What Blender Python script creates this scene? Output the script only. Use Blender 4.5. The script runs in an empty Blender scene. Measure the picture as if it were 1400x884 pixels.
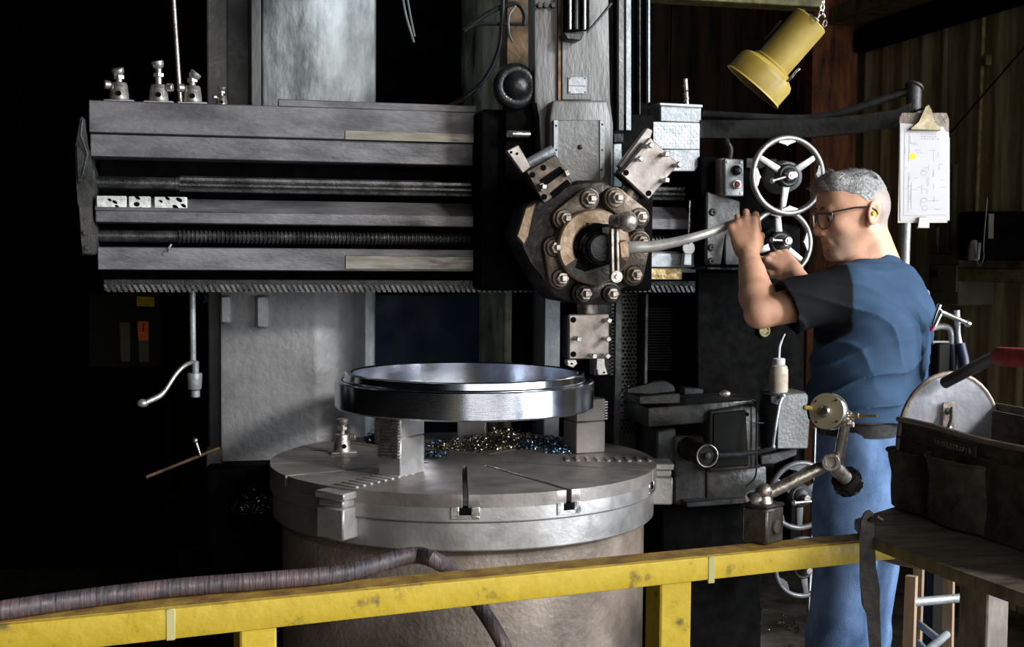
import bpy, bmesh, math, random
import numpy as np
from mathutils import Vector, Matrix, noise as mnoise
random.seed(7)
sc = bpy.context.scene
COL = sc.collection
R = math.radians
# ------------------------------------------------------------------ camera
# world axes follow the machine: X along its crossrail, Y away from the viewer, Z up
F_PX, YAW, PITCH, ROLL = 1764.0, R(13.3), R(3.15), R(0.45)
CAM = Vector((0.0, 0.0, 1.55))
_r = Vector((math.cos(YAW), -math.sin(YAW), 0)); _f0 = Vector((math.sin(YAW), math.cos(YAW), 0)); _z = Vector((0, 0, 1))
_f = _f0 * math.cos(PITCH) - _z * math.sin(PITCH); _u = _f0 * math.sin(PITCH) + _z * math.cos(PITCH)
CR = _r * math.cos(ROLL) + _u * math.sin(ROLL); CU = _u * math.cos(ROLL) - _r * math.sin(ROLL)
cd = bpy.data.cameras.new('camera'); cam = bpy.data.objects.new('camera', cd); COL.objects.link(cam)
cd.sensor_width = 36; cd.lens = F_PX / 1400 * 36; cd.clip_end = 100; cd.clip_start = 0.05
cam.matrix_world = Matrix(((CR.x, CU.x, -_f.x, CAM.x), (CR.y, CU.y, -_f.y, CAM.y), (CR.z, CU.z, -_f.z, CAM.z), (0, 0, 0, 1)))
sc.camera = cam
# ------------------------------------------------------------------ world, lights, exposure
w = bpy.data.worlds.new('world'); sc.world = w; w.use_nodes = True
w.node_tree.nodes['Background'].inputs[0].default_value = (.75, .87, 1, 1)
w.node_tree.nodes['Background'].inputs[1].default_value = 0.05
def area(name, loc, target, sx, sy, power, col):
    l = bpy.data.lights.new(name, 'AREA'); l.shape = 'RECTANGLE'; l.size = sx; l.size_y = sy; l.energy = power; l.color = col
    o = bpy.data.objects.new(name, l); COL.objects.link(o); o.location = loc
    o.rotation_euler = (Vector(target) - Vector(loc)).to_track_quat('-Z', 'Y').to_euler()
    return o
area('bay_door_daylight', (4.7, 1.0, 2.25), (1.0, 3.6, 1.3), 3.0, 3.2, 300, (.84, .92, 1))
sl_ = bpy.data.lights.new('sun', 'SUN'); sl_.energy = 1.5; sl_.angle = R(7); sl_.color = (1, .97, .93)
so_ = bpy.data.objects.new('sun', sl_); COL.objects.link(so_); so_.location = (3, -3, 4); so_.rotation_euler = Vector((-.56, .8, -.44)).to_track_quat('-Z', 'Y').to_euler()
area('rear_fill_light', (2.4, -4.2, 2.15), (1.0, 3.8, 1.6), 6.4, 4.1, 118, (1, .97, .92))  # added unseen fill light behind the camera, brightens the front faces
sc.view_settings.view_transform = 'Standard'; sc.view_settings.look = 'None'
sc.view_settings.exposure = 0.5; sc.view_settings.gamma = 1.0
# ------------------------------------------------------------------ helpers
def ray(px, py): return _f + CR * ((px - 700) / F_PX) - CU * ((py - 442) / F_PX)
def PY(px, py, Y): r = ray(px, py); return CAM + r * ((Y - CAM.y) / r.y)      # point of a picture ray on a plane of the place
def PX(px, py, X): r = ray(px, py); return CAM + r * ((X - CAM.x) / r.x)
def PZ(px, py, Z): r = ray(px, py); return CAM + r * ((Z - CAM.z) / r.z)
def PD(px, py, d): return CAM + ray(px, py) * d
def V(*a): return Vector(a)
def basis(ez, hint=(0, 0, 1)):
    ez = Vector(ez).normalized(); h = Vector(hint)
    if abs(ez.dot(h.normalized())) > .98: h = Vector((1, 0, 0))
    ex = h.cross(ez).normalized(); ey = ez.cross(ex)
    return ex, ey, ez
def frame(o, ex, ey, ez):
    return Matrix(((ex[0], ey[0], ez[0], o[0]), (ex[1], ey[1], ez[1], o[1]), (ex[2], ey[2], ez[2], o[2]), (0, 0, 0, 1)))

class MB:
    def __init__(s, M=None): s.bm = bmesh.new(); s.M = M or Matrix.Identity(4)
    def v(s, c): return s.bm.verts.new(s.M @ Vector(c))
    def f(s, vs):
        try: return s.bm.faces.new(vs)
        except ValueError: return None
    def _bev(s, verts, b, seg=1):
        es = list({e for v in verts for e in v.link_edges})
        bmesh.ops.bevel(s.bm, geom=es, offset=b, segments=seg, affect='EDGES', profile=.5, clamp_overlap=True)
    def box(s, c, size, rot=None, bev=0, seg=1):
        c = Vector(c); h = Vector(size) / 2; m = rot or Matrix.Identity(3)
        vs = [s.v(c + m @ Vector((x * h.x, y * h.y, z * h.z))) for x in (-1, 1) for y in (-1, 1) for z in (-1, 1)]
        for q in ((0, 1, 3, 2), (4, 6, 7, 5), (0, 4, 5, 1), (2, 3, 7, 6), (0, 2, 6, 4), (1, 5, 7, 3)): s.f([vs[i] for i in q])
        if bev: s._bev(vs, bev, seg)
        return s
    def bx(s, x0, x1, y0, y1, z0, z1, bev=0, seg=1):
        return s.box(((x0 + x1) / 2, (y0 + y1) / 2, (z0 + z1) / 2), (abs(x1 - x0), abs(y1 - y0), abs(z1 - z0)), None, bev, seg)
    def prism(s, pts, o, ex, ey, d, bev=0, seg=1):
        """polygon of (a, b) laid out on ex, ey from o, given thickness along vector d"""
        o, ex, ey, d = Vector(o), Vector(ex), Vector(ey), Vector(d)
        a = [s.v(o + ex * p[0] + ey * p[1]) for p in pts]; b = [s.v(o + ex * p[0] + ey * p[1] + d) for p in pts]
        n = len(pts); s.f(a[::-1]); s.f(b)
        for i in range(n): s.f([a[i], a[(i + 1) % n], b[(i + 1) % n], b[i]])
        if bev: s._bev(a + b, bev, seg)
        return s
    def ring(s, o, ex, ey, r, n, r2=None):
        r2 = r if r2 is None else r2
        return [s.v(o + ex * (r * math.cos(2 * math.pi * i / n)) + ey * (r2 * math.sin(2 * math.pi * i / n))) for i in range(n)]
    def skin(s, a, b):
        n = len(a)
        for i in range(n): s.f([a[i], a[(i + 1) % n], b[(i + 1) % n], b[i]])
    def lathe(s, prof, o, ax, n=24, cap=True, closed=False):
        o = Vector(o); ex, ey, ez = basis(ax); rs = [s.ring(o + ez * h, ex, ey, max(r, 1e-5), n) for r, h in prof]
        for a, b in zip(rs, rs[1:]): s.skin(a, b)
        if closed: s.skin(rs[-1], rs[0])
        elif cap: s.f(rs[0][::-1]); s.f(rs[-1])
        return s
    def cyl(s, p0, p1, r0, r1=None, n=16, cap=True):
        p0, p1 = Vector(p0), Vector(p1); d = p1 - p0
        return s.lathe([(r0, 0), (r0 if r1 is None else r1, d.length)], p0, d, n, cap)
    def bcyl(s, p0, p1, r, b, n=20):
        p0, p1 = Vector(p0), Vector(p1); L = (p1 - p0).length
        return s.lathe([(r - b, 0), (r, b), (r, L - b), (r - b, L)], p0, p1 - p0, n)
    def tube(s, pts, r, n=10, cap=True, closed=False):
        pts = [Vector(p) for p in pts]; m = len(pts); rr = r if isinstance(r, (list, tuple)) else [r] * m
        prev = None; rs = []
        for i, p in enumerate(pts):
            if closed: t = pts[(i + 1) % m] - pts[i - 1]
            else: t = pts[min(i + 1, m - 1)] - pts[max(i - 1, 0)]
            t.normalize()
            if prev is None: ex, ey, _ = basis(t)
            else:
                ex = prev - t * prev.dot(t); ex = ex.normalized() if ex.length > 1e-6 else basis(t)[0]; ey = t.cross(ex)
            prev = ex; rs.append(s.ring(p, ex, ey, rr[i], n))
        for a, b in zip(rs, rs[1:]): s.skin(a, b)
        if closed: s.skin(rs[-1], rs[0])
        elif cap: s.f(rs[0][::-1]); s.f(rs[-1])
        return s
    def ell(s, c, r, rot=None, n=16, m=10):
        c = Vector(c); r = Vector(r) if not isinstance(r, (int, float)) else Vector((r, r, r)); q = rot or Matrix.Identity(3); rows = []
        for j in range(1, m):
            th = math.pi * j / m
            rows.append([s.v(c + q @ Vector((r.x * math.sin(th) * math.cos(2 * math.pi * i / n), r.y * math.sin(th) * math.sin(2 * math.pi * i / n), r.z * math.cos(th)))) for i in range(n)])
        t = s.v(c + q @ Vector((0, 0, r.z))); b = s.v(c - q @ Vector((0, 0, r.z)))
        for a, d in zip(rows, rows[1:]): s.skin(d, a)
        for i in range(n): s.f([t, rows[0][i], rows[0][(i + 1) % n]]); s.f([b, rows[-1][(i + 1) % n], rows[-1][i]])
        return s
    def torus(s, c, ax, R_, r, n=40, m=10):
        c = Vector(c); ex, ey, ez = basis(ax)
        return s.tube([c + (ex * math.cos(2 * math.pi * i / n) + ey * math.sin(2 * math.pi * i / n)) * R_ for i in range(n)], r, m, closed=True)
    def hexa(s, c, ax, r, h, n=6, hint=(0, 0, 1)):
        return s.lathe([(r * .9, 0), (r, h * .12), (r, h * .88), (r * .85, h)], c, ax, n)
    def done(s, ang=38):
        bm = s.bm; bmesh.ops.recalc_face_normals(bm, faces=bm.faces[:]); ca = math.cos(R(ang))
        for fc in bm.faces: fc.smooth = True
        for e in bm.edges:
            if len(e.link_faces) == 2 and e.link_faces[0].normal.dot(e.link_faces[1].normal) < ca: e.smooth = False
        return bm
    def build(s, name, mat, parent=None, ang=38):
        bm = s.done(ang); o0 = origin(parent) if parent else Vector((0, 0, 0))
        if parent is None:
            vs = [v.co for v in bm.verts]; o0 = Vector((sum(v.x for v in vs) / len(vs), sum(v.y for v in vs) / len(vs), min(v.z for v in vs)))
        bmesh.ops.translate(bm, verts=bm.verts[:], vec=-o0)
        me = bpy.data.meshes.new(name); bm.to_mesh(me); bm.free()
        me.materials.append(mat)
        o = bpy.data.objects.new(name, me); COL.objects.link(o)
        if parent: o.parent = parent
        else: o.location = o0
        return o
def origin(o):
    p = Vector((0, 0, 0))
    while o: p += o.location; o = o.parent
    return p
def tag(o, label=None, cat=None, group=None, kind=None):
    for k, val in (('label', label), ('category', cat), ('group', group), ('kind', kind)):
        if val: o[k] = val
    return o
def thing(name, label, cat, loc, group=None):
    o = bpy.data.objects.new(name, None); COL.objects.link(o); o.location = loc; o.empty_display_size = .05
    return tag(o, label, cat, group)
def spline(pts, n=8):
    pts = [Vector(p) for p in pts]; q = [pts[0] * 2 - pts[1]] + pts + [pts[-1] * 2 - pts[-2]]; out = []
    for i in range(1, len(q) - 2):
        for k in range(n):
            t = k / n; a, b, c, d = q[i - 1:i + 3]
            out.append(.5 * ((2 * b) + (c - a) * t + (2 * a - 5 * b + 4 * c - d) * t * t + (3 * b - a - 3 * c + d) * t ** 3))
    return out + [pts[-1]]
# ------------------------------------------------------------------ materials
def mat(name, c1, c2=None, rough=.5, metal=0.0, scale=6, bump=0, bscale=80, stretch=(1, 1, 1), pos=(.38, .62), c3=None, pos3=.75, rvar=.12, spec=.5, detail=6, bstretch=None, **kw):
    m = bpy.data.materials.new(name); m.use_nodes = True; nt = m.node_tree; N = nt.nodes; L = nt.links; b = N['Principled BSDF']
    tc = N.new('ShaderNodeTexCoord'); mp = N.new('ShaderNodeMapping'); mp.inputs['Scale'].default_value = stretch
    L.new(tc.outputs['Object'], mp.inputs[0])
    c4 = lambda c: (c[0], c[1], c[2], 1)
    b.inputs['Metallic'].default_value = metal; b.inputs['Roughness'].default_value = rough; b.inputs['Specular IOR Level'].default_value = spec
    nz = N.new('ShaderNodeTexNoise'); nz.inputs['Scale'].default_value = scale; nz.inputs['Detail'].default_value = detail; nz.inputs['Roughness'].default_value = .62
    L.new(mp.outputs[0], nz.inputs[0])
    if c2 is None: b.inputs['Base Color'].default_value = c4(c1)
    else:
        cr = N.new('ShaderNodeValToRGB'); e = cr.color_ramp.elements
        e[0].position, e[0].color = pos[0], c4(c1); e[1].position, e[1].color = pos[1], c4(c2)
        if c3: k = e.new(pos3); k.color = c4(c3)
        L.new(nz.outputs[0], cr.inputs[0]); L.new(cr.outputs[0], b.inputs['Base Color'])
    if rvar:
        n3 = N.new('ShaderNodeTexNoise'); n3.inputs['Scale'].default_value = scale * 3.1; L.new(mp.outputs[0], n3.inputs[0])
        mr = N.new('ShaderNodeMapRange'); mr.inputs[3].default_value = max(.02, rough - rvar); mr.inputs[4].default_value = min(1, rough + rvar)
        mr.inputs[1].default_value = .3; mr.inputs[2].default_value = .7
        L.new(n3.outputs[0], mr.inputs[0]); L.new(mr.outputs[0], b.inputs['Roughness'])
    if bump:
        n2 = N.new('ShaderNodeTexNoise'); n2.inputs['Scale'].default_value = bscale; n2.inputs['Detail'].default_value = 3
        if bstretch:
            m2 = N.new('ShaderNodeMapping'); m2.inputs['Scale'].default_value = bstretch; L.new(tc.outputs['Object'], m2.inputs[0]); L.new(m2.outputs[0], n2.inputs[0])
        else: L.new(mp.outputs[0], n2.inputs[0])
        bp = N.new('ShaderNodeBump'); bp.inputs['Strength'].default_value = bump; bp.inputs['Distance'].default_value = .004
        L.new(n2.outputs[0], bp.inputs['Height']); L.new(bp.outputs[0], b.inputs['Normal'])
    for k, val in kw.items(): b.inputs[k.replace('_', ' ')].default_value = val
    return m
M = {}
M['rail'] = mat('oily_grey_casting', (.085, .083, .088), (.19, .183, .19), .5, .3, 9, .5, 90, (.5, 1, 1.6))
M['rail_worn'] = mat('worn_way_steel', (.16, .145, .11), (.25, .24, .22), .42, .6, 30, .15, 200, (.25, 1, 2))
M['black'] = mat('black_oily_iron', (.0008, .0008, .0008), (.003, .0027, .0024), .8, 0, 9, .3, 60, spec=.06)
M['black_gloss'] = mat('black_greased_steel', (.012, .012, .013), (.03, .03, .032), .28, .6, 20, .3, 150)
M['screw'] = mat('oiled_screw_steel', (.05, .05, .052), (.14, .14, .14), .32, .8, 18, .25, 160)
M['column'] = mat('grey_machine_paint', (.14, .14, .147), (.27, .27, .277), .48, .1, 3.2, .8, 46)
M['column_light'] = mat('pale_rough_paint', (.17, .18, .18), (.72, .78, .79), .45, .0, 6, 1.0, 60, (1, 1, .45))
M['column_green'] = mat('stained_green_paint', (.03, .027, .013), (.5, .53, .42), .55, .0, 4.2, .8, 40, (1, 1, .8), c3=(.7, .74, .64))
M['ram'] = mat('ram_grey_paint', (.055, .052, .049), (.155, .15, .146), .5, .15, 5, .5, 60, (1.6, 1.6, .45), pos=(.3, .52))
M['ram_plate'] = mat('worn_cover_plate', (.08, .075, .07), (.165, .162, .16), .5, .2, 7, .5, 90, pos=(.3, .6))
M['rust'] = mat('brown_rusty_edge', (.05, .028, .012), (.2, .12, .06), .7, .2, 14, .5, 60)
M['turret'] = mat('brown_worn_turret_iron', (.055, .042, .032), (.2, .155, .12), .42, .65, 11, .5, 70, c3=(.36, .27, .2), pos3=.74)
M['turret_dark'] = mat('dark_turret_iron', (.008, .0075, .007), (.035, .03, .026), .42, .55, 12, .5, 70)
M['turret_ring'] = mat('tan_worn_ring', (.15, .09, .045), (.36, .26, .18), .45, .45, 13, .45, 70, c3=(.42, .33, .26), pos3=.76)
M['toolblock'] = mat('tool_block_steel', (.24, .2, .175), (.42, .385, .36), .42, .6, 14, .08, 120)
M['bright'] = mat('bright_steel', (.5, .48, .46), (.72, .7, .68), .28, .95, 20, .1, 150)
M['bolt'] = mat('worn_bolt_steel', (.26, .22, .18), (.6, .55, .5), .36, .85, 30, .2, 150)
M['table'] = mat('machined_table_steel', (.32, .305, .295), (.52, .505, .495), .36, .65, 5, .15, 90)
M['table_top'] = mat('table_top_iron', (.18, .155, .14), (.32, .29, .27), .42, .5, 4, .15, 90)
M['ring'] = mat('turned_ring_steel', (.72, .77, .87), (.82, .86, .95), .17, 1.0, 3, .05, 30, rvar=.04, bstretch=(1, 1, 26))
M['base'] = mat('brown_grey_base_paint', (.15, .115, .092), (.31, .25, .205), .48, .15, 5, .7, 70)
M['dark_slot'] = mat('slot_black', (.003, .003, .003), None, .9, 0, rvar=0, spec=.05)
M['yellow'] = mat('chipped_yellow_paint', (.14, .105, .03), (.47, .33, .024), .5, 0, 22, .35, 60, pos=(.3, .42), c3=(.54, .39, .04), pos3=.7, spec=.3)
M['yellow_top'] = mat('scuffed_yellow_top', (.2, .105, .03), (.38, .24, .04), .55, 0, 26, .3, 80)
M['lamp_yellow'] = mat('mustard_lamp_paint', (.29, .20, .03), (.38, .275, .06), .5, 0, 8, .12, 60)
M['galv'] = mat('galvanised_sheet', (.3, .33, .345), (.5, .54, .565), .45, .45, 40, .15, 90)
M['galv_dark'] = mat('grey_painted_sheet', (.22, .235, .245), (.33, .345, .355), .45, .4, 10, .3, 90)
M['swarf'] = mat('steel_swarf', (.35, .3, .22), (.75, .66, .5), .25, 1, 50, 0)
M['swarf_blue'] = mat('blued_swarf', (.05, .12, .2), (.4, .52, .6), .25, 1, 60, 0)
M['navy_panel'] = mat('dark_navy_enamel', (.002, .008, .035), (.006, .035, .075), .45, 0, 3, .1, 40, spec=.15)
M['floor'] = mat('oily_concrete', (.03, .026, .02), (.12, .105, .085), .6, 0, 6, .5, 50)
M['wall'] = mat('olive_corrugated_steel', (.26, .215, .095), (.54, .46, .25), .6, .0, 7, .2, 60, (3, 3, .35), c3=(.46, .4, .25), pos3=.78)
M['wall_dark'] = mat('unlit_dark_cladding', (.003, .002, .001), (.02, .011, .005), .8, 0, 5, .2, 60, (3, 3, .3), spec=.1)  # dimness of the far back wall is put into this dark colour
M['wall_black'] = mat('unlit_black_wall', (.002, .002, .002), None, 1, 0, rvar=0, spec=0)  # black base colour stands in for the unlit background
M['rust_post'] = mat('rusted_red_post', (.05, .02, .01), (.34, .12, .05), .7, .1, 8, .4, 60, (2, 2, .4))
M['beam'] = mat('olive_beam_paint', (.10, .085, .025), (.3, .25, .10), .55, .05, 16, .3, 60)
M['dark_iron'] = mat('dark_forged_iron', (.02, .02, .02), (.06, .058, .056), .5, .4, 9, .5, 60)
M['grey_box'] = mat('olive_grey_enamel', (.11, .11, .08), (.16, .155, .12), .5, .05, 8, .1, 60)
M['chrome'] = mat('polished_handle_steel', (.62, .6, .54), (.75, .73, .66), .2, 1, 12, .05, 60)
M['paper'] = mat('white_paper', (.5, .48, .485), (.55, .535, .535), .8, 0, 5, 0)
M['hose'] = mat('rubber_hose', (.035, .03, .035), (.10, .065, .07), .55, 0, 30, .8, 18, bstretch=(9, 1, 1))
M['rubber'] = mat('black_rubber', (.006, .006, .007), None, .5, 0, rvar=0)
M['side_dark'] = mat('side_head_dark_paint', (.018, .017, .015), (.062, .058, .052), .36, .25, 8, .4, 60)
M['wheel'] = mat('satin_wheel_steel', (.26, .255, .24), (.4, .395, .375), .4, .9, 20, .1, 150)
M['handle'] = mat('worn_lever_steel', (.40, .385, .36), (.56, .55, .52), .38, .45, 16, .1, 90)
M['wheel_dark'] = mat('grey_painted_wheel', (.07, .072, .074), (.13, .132, .135), .4, .3, 14, .2, 90)
# ================================================================== the setting
def struct(o): o['kind'] = 'structure'; return o
XW, YB, ZC = 3.4, 6.5, 4.6
struct(MB().bx(-4, XW + .1, -6, YB + .1, -.1, 0).build('floor', M['floor']))
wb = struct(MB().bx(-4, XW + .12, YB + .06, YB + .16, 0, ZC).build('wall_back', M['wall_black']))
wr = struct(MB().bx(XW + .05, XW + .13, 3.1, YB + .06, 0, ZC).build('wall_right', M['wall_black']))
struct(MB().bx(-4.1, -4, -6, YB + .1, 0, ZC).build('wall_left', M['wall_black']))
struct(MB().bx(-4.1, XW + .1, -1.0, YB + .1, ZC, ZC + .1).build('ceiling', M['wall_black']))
def corrugated(axis, a0, a1, plane, parent, m, z1=ZC, pitch=.16):
    """one steel sheet with trapezoid ribs; axis is the direction the sheet runs along"""
    mb = MB(); pts = []; x = a0; n = max(1, round((a1 - a0) / pitch)); p = (a1 - a0) / n
    for i in range(n):
        x = a0 + i * p; pts += [(x, 0), (x + p * .08, -.005), (x + p * .22, -.005), (x + p * .30, 0)]
    pts.append((a1, 0)); full = pts + [(q[0], q[1] + .006) for q in pts[::-1]]
    if axis == 'y': mb.prism(full, (plane, 0, .002), (0, 1, 0), (1, 0, 0), (0, 0, z1 - .004))
    else: mb.prism(full, (0, plane, .002), (1, 0, 0), (0, 1, 0), (0, 0, z1 - .004))
    return mb.build('wall_panel', m, parent, 20)
ys = [3.1, 4.0, 4.9, 5.55, YB]
for i in range(4): corrugated('y', ys[i] + .004, ys[i + 1] - .004, XW + .03, wr, M['wall'], pitch=.2)
xs = [-.2, .9, 1.8, 2.4, 2.95, XW]
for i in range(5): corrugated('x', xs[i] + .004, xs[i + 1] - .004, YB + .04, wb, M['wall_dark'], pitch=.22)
# rusted column in the corner and the girts
struct(MB().bx(3.12, 3.38, YB - .16, YB + .02, 0, ZC).build('trim_1', M['rust_post']))
p = PX(1190, 20, 3.26)
g = MB(); g.bx(3.2, XW, 3.2, YB - .2, p.z, p.z + .09, .004); struct(g.build('trim_2', M['beam']))
g = MB(); g.bx(3.34, XW, 3.2, YB - .2, p.z - .14, p.z - .02, .004); struct(g.build('girt_shade', M['wall_black']))  # black strip standing in for the shadow under the girt
q0 = PY(880, 7, 5.2); q1 = PY(1127, 10, 5.2)
struct(MB().bx(q0.x - .3, q1.x, 5.2, 5.32, q1.z, q1.z + .12, .004).build('trim_4', M['beam']))
q = PX(1330, 375, XW - .12)
struct(MB().bx(XW - .16, XW, 3.2, 5.35, q.z - .03, q.z + .03, .004).build('trim_5', M['beam']))
# ================================================================== boring mill
YR = 3.95
TC = V(.73, 3.68, 0)
mill = thing('boring_mill', 'tall dark grey vertical boring mill with horizontal crossrail and twin columns', 'machine', (TC.x, 4.3, 0))
def zy(px, py, Y): return PY(px, py, Y).z
XR = PY(952, 300, YR).x
cross = MB()
x0 = PY(122, 160, YR).x
# main casting behind the ways
cross.bx(x0 + .02, XR, YR + .13, YR + .34, zy(133, 384, YR), zy(122, 140, YR) - .002)
crossrail = cross.build('crossrail', M['black'], mill)
def way(name, pxl, yt, yb, Yf, depth, m, x1=XR, bev=.003):
    a = PY(pxl, yt, Yf); b = PY(pxl, yb, Yf)
    return MB().bx(a.x, x1, Yf, Yf + depth, b.z, a.z, bev).build(name, m, crossrail)
way('upper_beam', 121, 136, 181, YR, .33, M['rail'], PY(900, 150, YR).x)
way('upper_way', 123, 182, 214, YR + .012, .2, M['rail'], PY(900, 150, YR).x)
way('middle_way', 130, 287, 304, YR - .005, .2, M['rail'])
# sloping ledge above the middle way
a = PY(131, 270, YR + .05); b = PY(131, 287, YR)
MB().prism([(YR + .0, b.z), (YR + .045, a.z), (YR + .14, a.z), (YR + .14, b.z)], (a.x, 0, 0), (0, 1, 0), (0, 0, 1), (XR - a.x, 0, 0), .002).build('ledge', M['rail'], crossrail)
way('lower_way', 133, 337, 369, YR - .005, .2, M['rail'])
# bright worn strips along the lower way
za, zb_ = zy(133, 345, YR - .01), zy(133, 366, YR - .01)
MB().bx(PY(472, 350, YR).x, PY(700, 350, YR).x, YR - .009, YR - .004, zb_, za - .004, .001).build('worn_strip', M['rail_worn'], crossrail)
za, zb_ = zy(600, 182, YR), zy(600, 194, YR)
MB().bx(PY(472, 190, YR).x, PY(649, 190, YR).x, YR - .003, YR + .001, zb_, za, .0005).build('worn_strip', M['rail_worn'], crossrail)
# lower bright strip, right of the turret
za, zb_ = zy(905, 346, YR - .012), zy(905, 365, YR - .012)
MB().bx(PY(862, 350, YR).x, PY(946, 350, YR).x, YR - .03, YR - .005, zb_, za, .002).build('bright_strip', M['galv'], crossrail)
za, zb_ = zy(905, 366, YR - .012), zy(905, 382, YR - .012)
MB().bx(PY(862, 350, YR).x, PY(930, 350, YR).x, YR - .02, YR + .02, zb_, za, .002).build('brass_strip', mat('brass_gib', (.3, .2, .08), (.55, .42, .22), .4, .8, 60, .5, 60), crossrail)
# flat bar lying on the beam
a = PY(380, 137, YR + .03); b = PY(650, 156, YR + .03)
zt = zy(121, 136, YR)
MB().bx(a.x, b.x, YR + .012, YR + .05, zt, zt + .022, .002).build('flat_bar', M['rail'], crossrail)
# feed rod, plain then splined
a = PY(131, 249, YR + .045); j = PY(246, 251, YR + .045)
fr = MB(); fr.cyl(a, (j.x, a.y, a.z), .0185, n=20); fr.cyl((j.x - .012, a.y, a.z), (j.x + .002, a.y, a.z), .021, n=20)
feed = fr.build('feed_rod', M['screw'], crossrail)
sp = MB(); n = 24
prof = [(.0255 if i % 4 < 2 else .0205) for i in range(n)]
ra = [sp.v((j.x, a.y + prof[i] * math.cos(2 * math.pi * i / n), a.z + prof[i] * math.sin(2 * math.pi * i / n))) for i in range(n)]
rb = [sp.v((XR - .03, a.y + prof[i] * math.cos(2 * math.pi * i / n), a.z + prof[i] * math.sin(2 * math.pi * i / n))) for i in range(n)]
sp.skin(ra, rb); sp.f(ra[::-1]); sp.f(rb); sp.build('spline', M['screw'], crossrail, 20)
# lead screw, plain then threaded
a = PY(134, 322, YR + .045); j = PY(243, 324, YR + .045)
ls = MB(); ls.cyl(a, (j.x, a.y, a.z), .0175, n=20); ls.build('lead_screw', M['screw'], crossrail)
pr = []; x = 0; L = XR - .03 - j.x; pitch = .0125
while x < L: pr += [(.0165, x), (.021, x + pitch * .3), (.021, x + pitch * .55), (.0165, x + pitch * .85)]; x += pitch
MB().lathe(pr, (j.x, a.y, a.z), (1, 0, 0), 14).build('screw_thread', M['screw'], crossrail, 20)
# helical rack under the rail
a = PY(141, 387, YR - .012); b = PY(141, 399, YR - .012)
MB().bx(a.x, XR, YR - .004, YR + .07, b.z + .003, a.z + .012, .002).build('rack_bar', M['black_gloss'], crossrail)
rk = MB(); x = a.x
while x < XR - .02:
    rk.prism([(0, 0), (.0095, 0), (.0095 - .012, .022), (-.012, .022)], (x + .012, YR - .013, b.z), (1, 0, 0), (0, 0, 1), (0, .01, 0)); x += .0165
tag(rk.build('rack_teeth', M['screw'], crossrail), kind='stuff')
# end bracket at the left
eb = MB(); o = PY(104, 345, YR)
def pp(l, Y): return [(PY(x, y, Y).x, PY(x, y, Y).z) for x, y in l]
eb.prism(pp([(108, 160), (116, 160), (119, 190), (122, 214), (130, 234), (132, 262), (124, 272), (125, 300), (133, 312), (133, 348), (111, 349), (109, 300), (105, 250), (104, 200)], YR), (0, YR - .02, 0), (1, 0, 0), (0, 0, 1), (0, .14, 0), .006)
brk = eb.build('end_bracket', M['dark_iron'], mill)
for pts in ([(104, 198), (112, 204), (121, 226), (118, 243), (106, 248)], [(107, 278), (112, 284), (122, 300), (120, 320), (110, 318)]):
    MB().prism(pp(pts, YR - .02), (0, YR - .032, 0), (1, 0, 0), (0, 0, 1), (0, .016, 0), .003).build('gib_plate', M['dark_iron'], brk)
MB().tube([PY(112, 164, YR - .03), PY(110, 185, YR - .04), PY(119, 210, YR - .03), PY(112, 240, YR - .03)], .004, 6).build('grease_pipe', M['dark_iron'], brk)
for x, y in ((110, 246), (117, 318), (120, 338)): MB().hexa(PY(x, y, YR - .028), (0, -1, 0), .008, .012).build('bolt', M['dark_iron'], brk)
# columns
def column(name, pts, z0, z1, m, bev=.01):
    return MB().prism(pts, (0, 0, z0), (1, 0, 0), (0, 1, 0), (0, 0, z1 - z0), bev, 2).build(name, m, mill, 25)
def g2(px, Y, py=100): q = PY(px, py, Y); return (q.x, q.y)
zt = zy(400, 141, YR + .2)
pts = [g2(345, 4.34), g2(357, 4.33), g2(357, 4.38)]
for k in range(9):
    t = k / 8; pts.append(g2(360 + t * 152, 4.40 - .10 * math.sin(math.pi * (.25 + .75 * t))))
pts += [g2(514, 4.62), g2(500, 5.2), g2(345, 5.2)]
column('column', pts, .2, 3.9, M['column_light'], .004)
MB().bx(*[g2(283, 4.5)[0], g2(312, 4.5)[0]], 4.5, 5.2, .5, 3.9, .006).build('column_flange', M['column'], mill)
MB().bx(*[g2(310, 4.62)[0], g2(350, 4.62)[0]], 4.62, 5.2, .5, 3.9, .004).build('column_web', M['column'], mill)
MB().bx(*[g2(343, 4.3)[0], g2(357, 4.3)[0]], 4.30, 4.6, 1.2, 3.9, .004).build('column_rib', M['ram'], mill)
# lower body of the column, below the rail
zl = zy(300, 404, 4.2)
xl = g2(301, 4.2, 500)[0]
pts = [(xl, 4.2), g2(370, 4.19, 500), g2(432, 4.17, 500), g2(462, 4.20, 500), g2(482, 4.26, 500), g2(498, 4.36, 500), g2(508, 4.5, 500), g2(510, 4.28, 500)[:1] + (5.2,), (xl, 5.2)]
pts = [q for q in pts]
column('lower_column', pts, .0, zl + .05, M['column'], .01)
for a_, b_, c_ in ((301, 317, 442), (350, 369, 448)):
    MB().bx(g2(a_, 4.17, 420)[0], g2(b_, 4.17, 420)[0], 4.165, 4.215, zy(a_, c_, 4.17), zy(a_, 404, 4.17), .006).build('pad', M['galv_dark'], mill)
MB().bx(g2(505, 5.1)[0], g2(745, 5.1)[0] + .1, 5.1, 5.14, .3, 3.9).build('back_panel', M['black'], mill)
# enamel guard seen in the gap between the columns, below the rail
MB().bx(g2(505, 4.75, 450)[0], g2(748, 4.75, 450)[0], 4.72, 4.76, .7, zy(600, 402, 4.72), .004).build('guard_panel', M['navy_panel'], mill)
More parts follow.
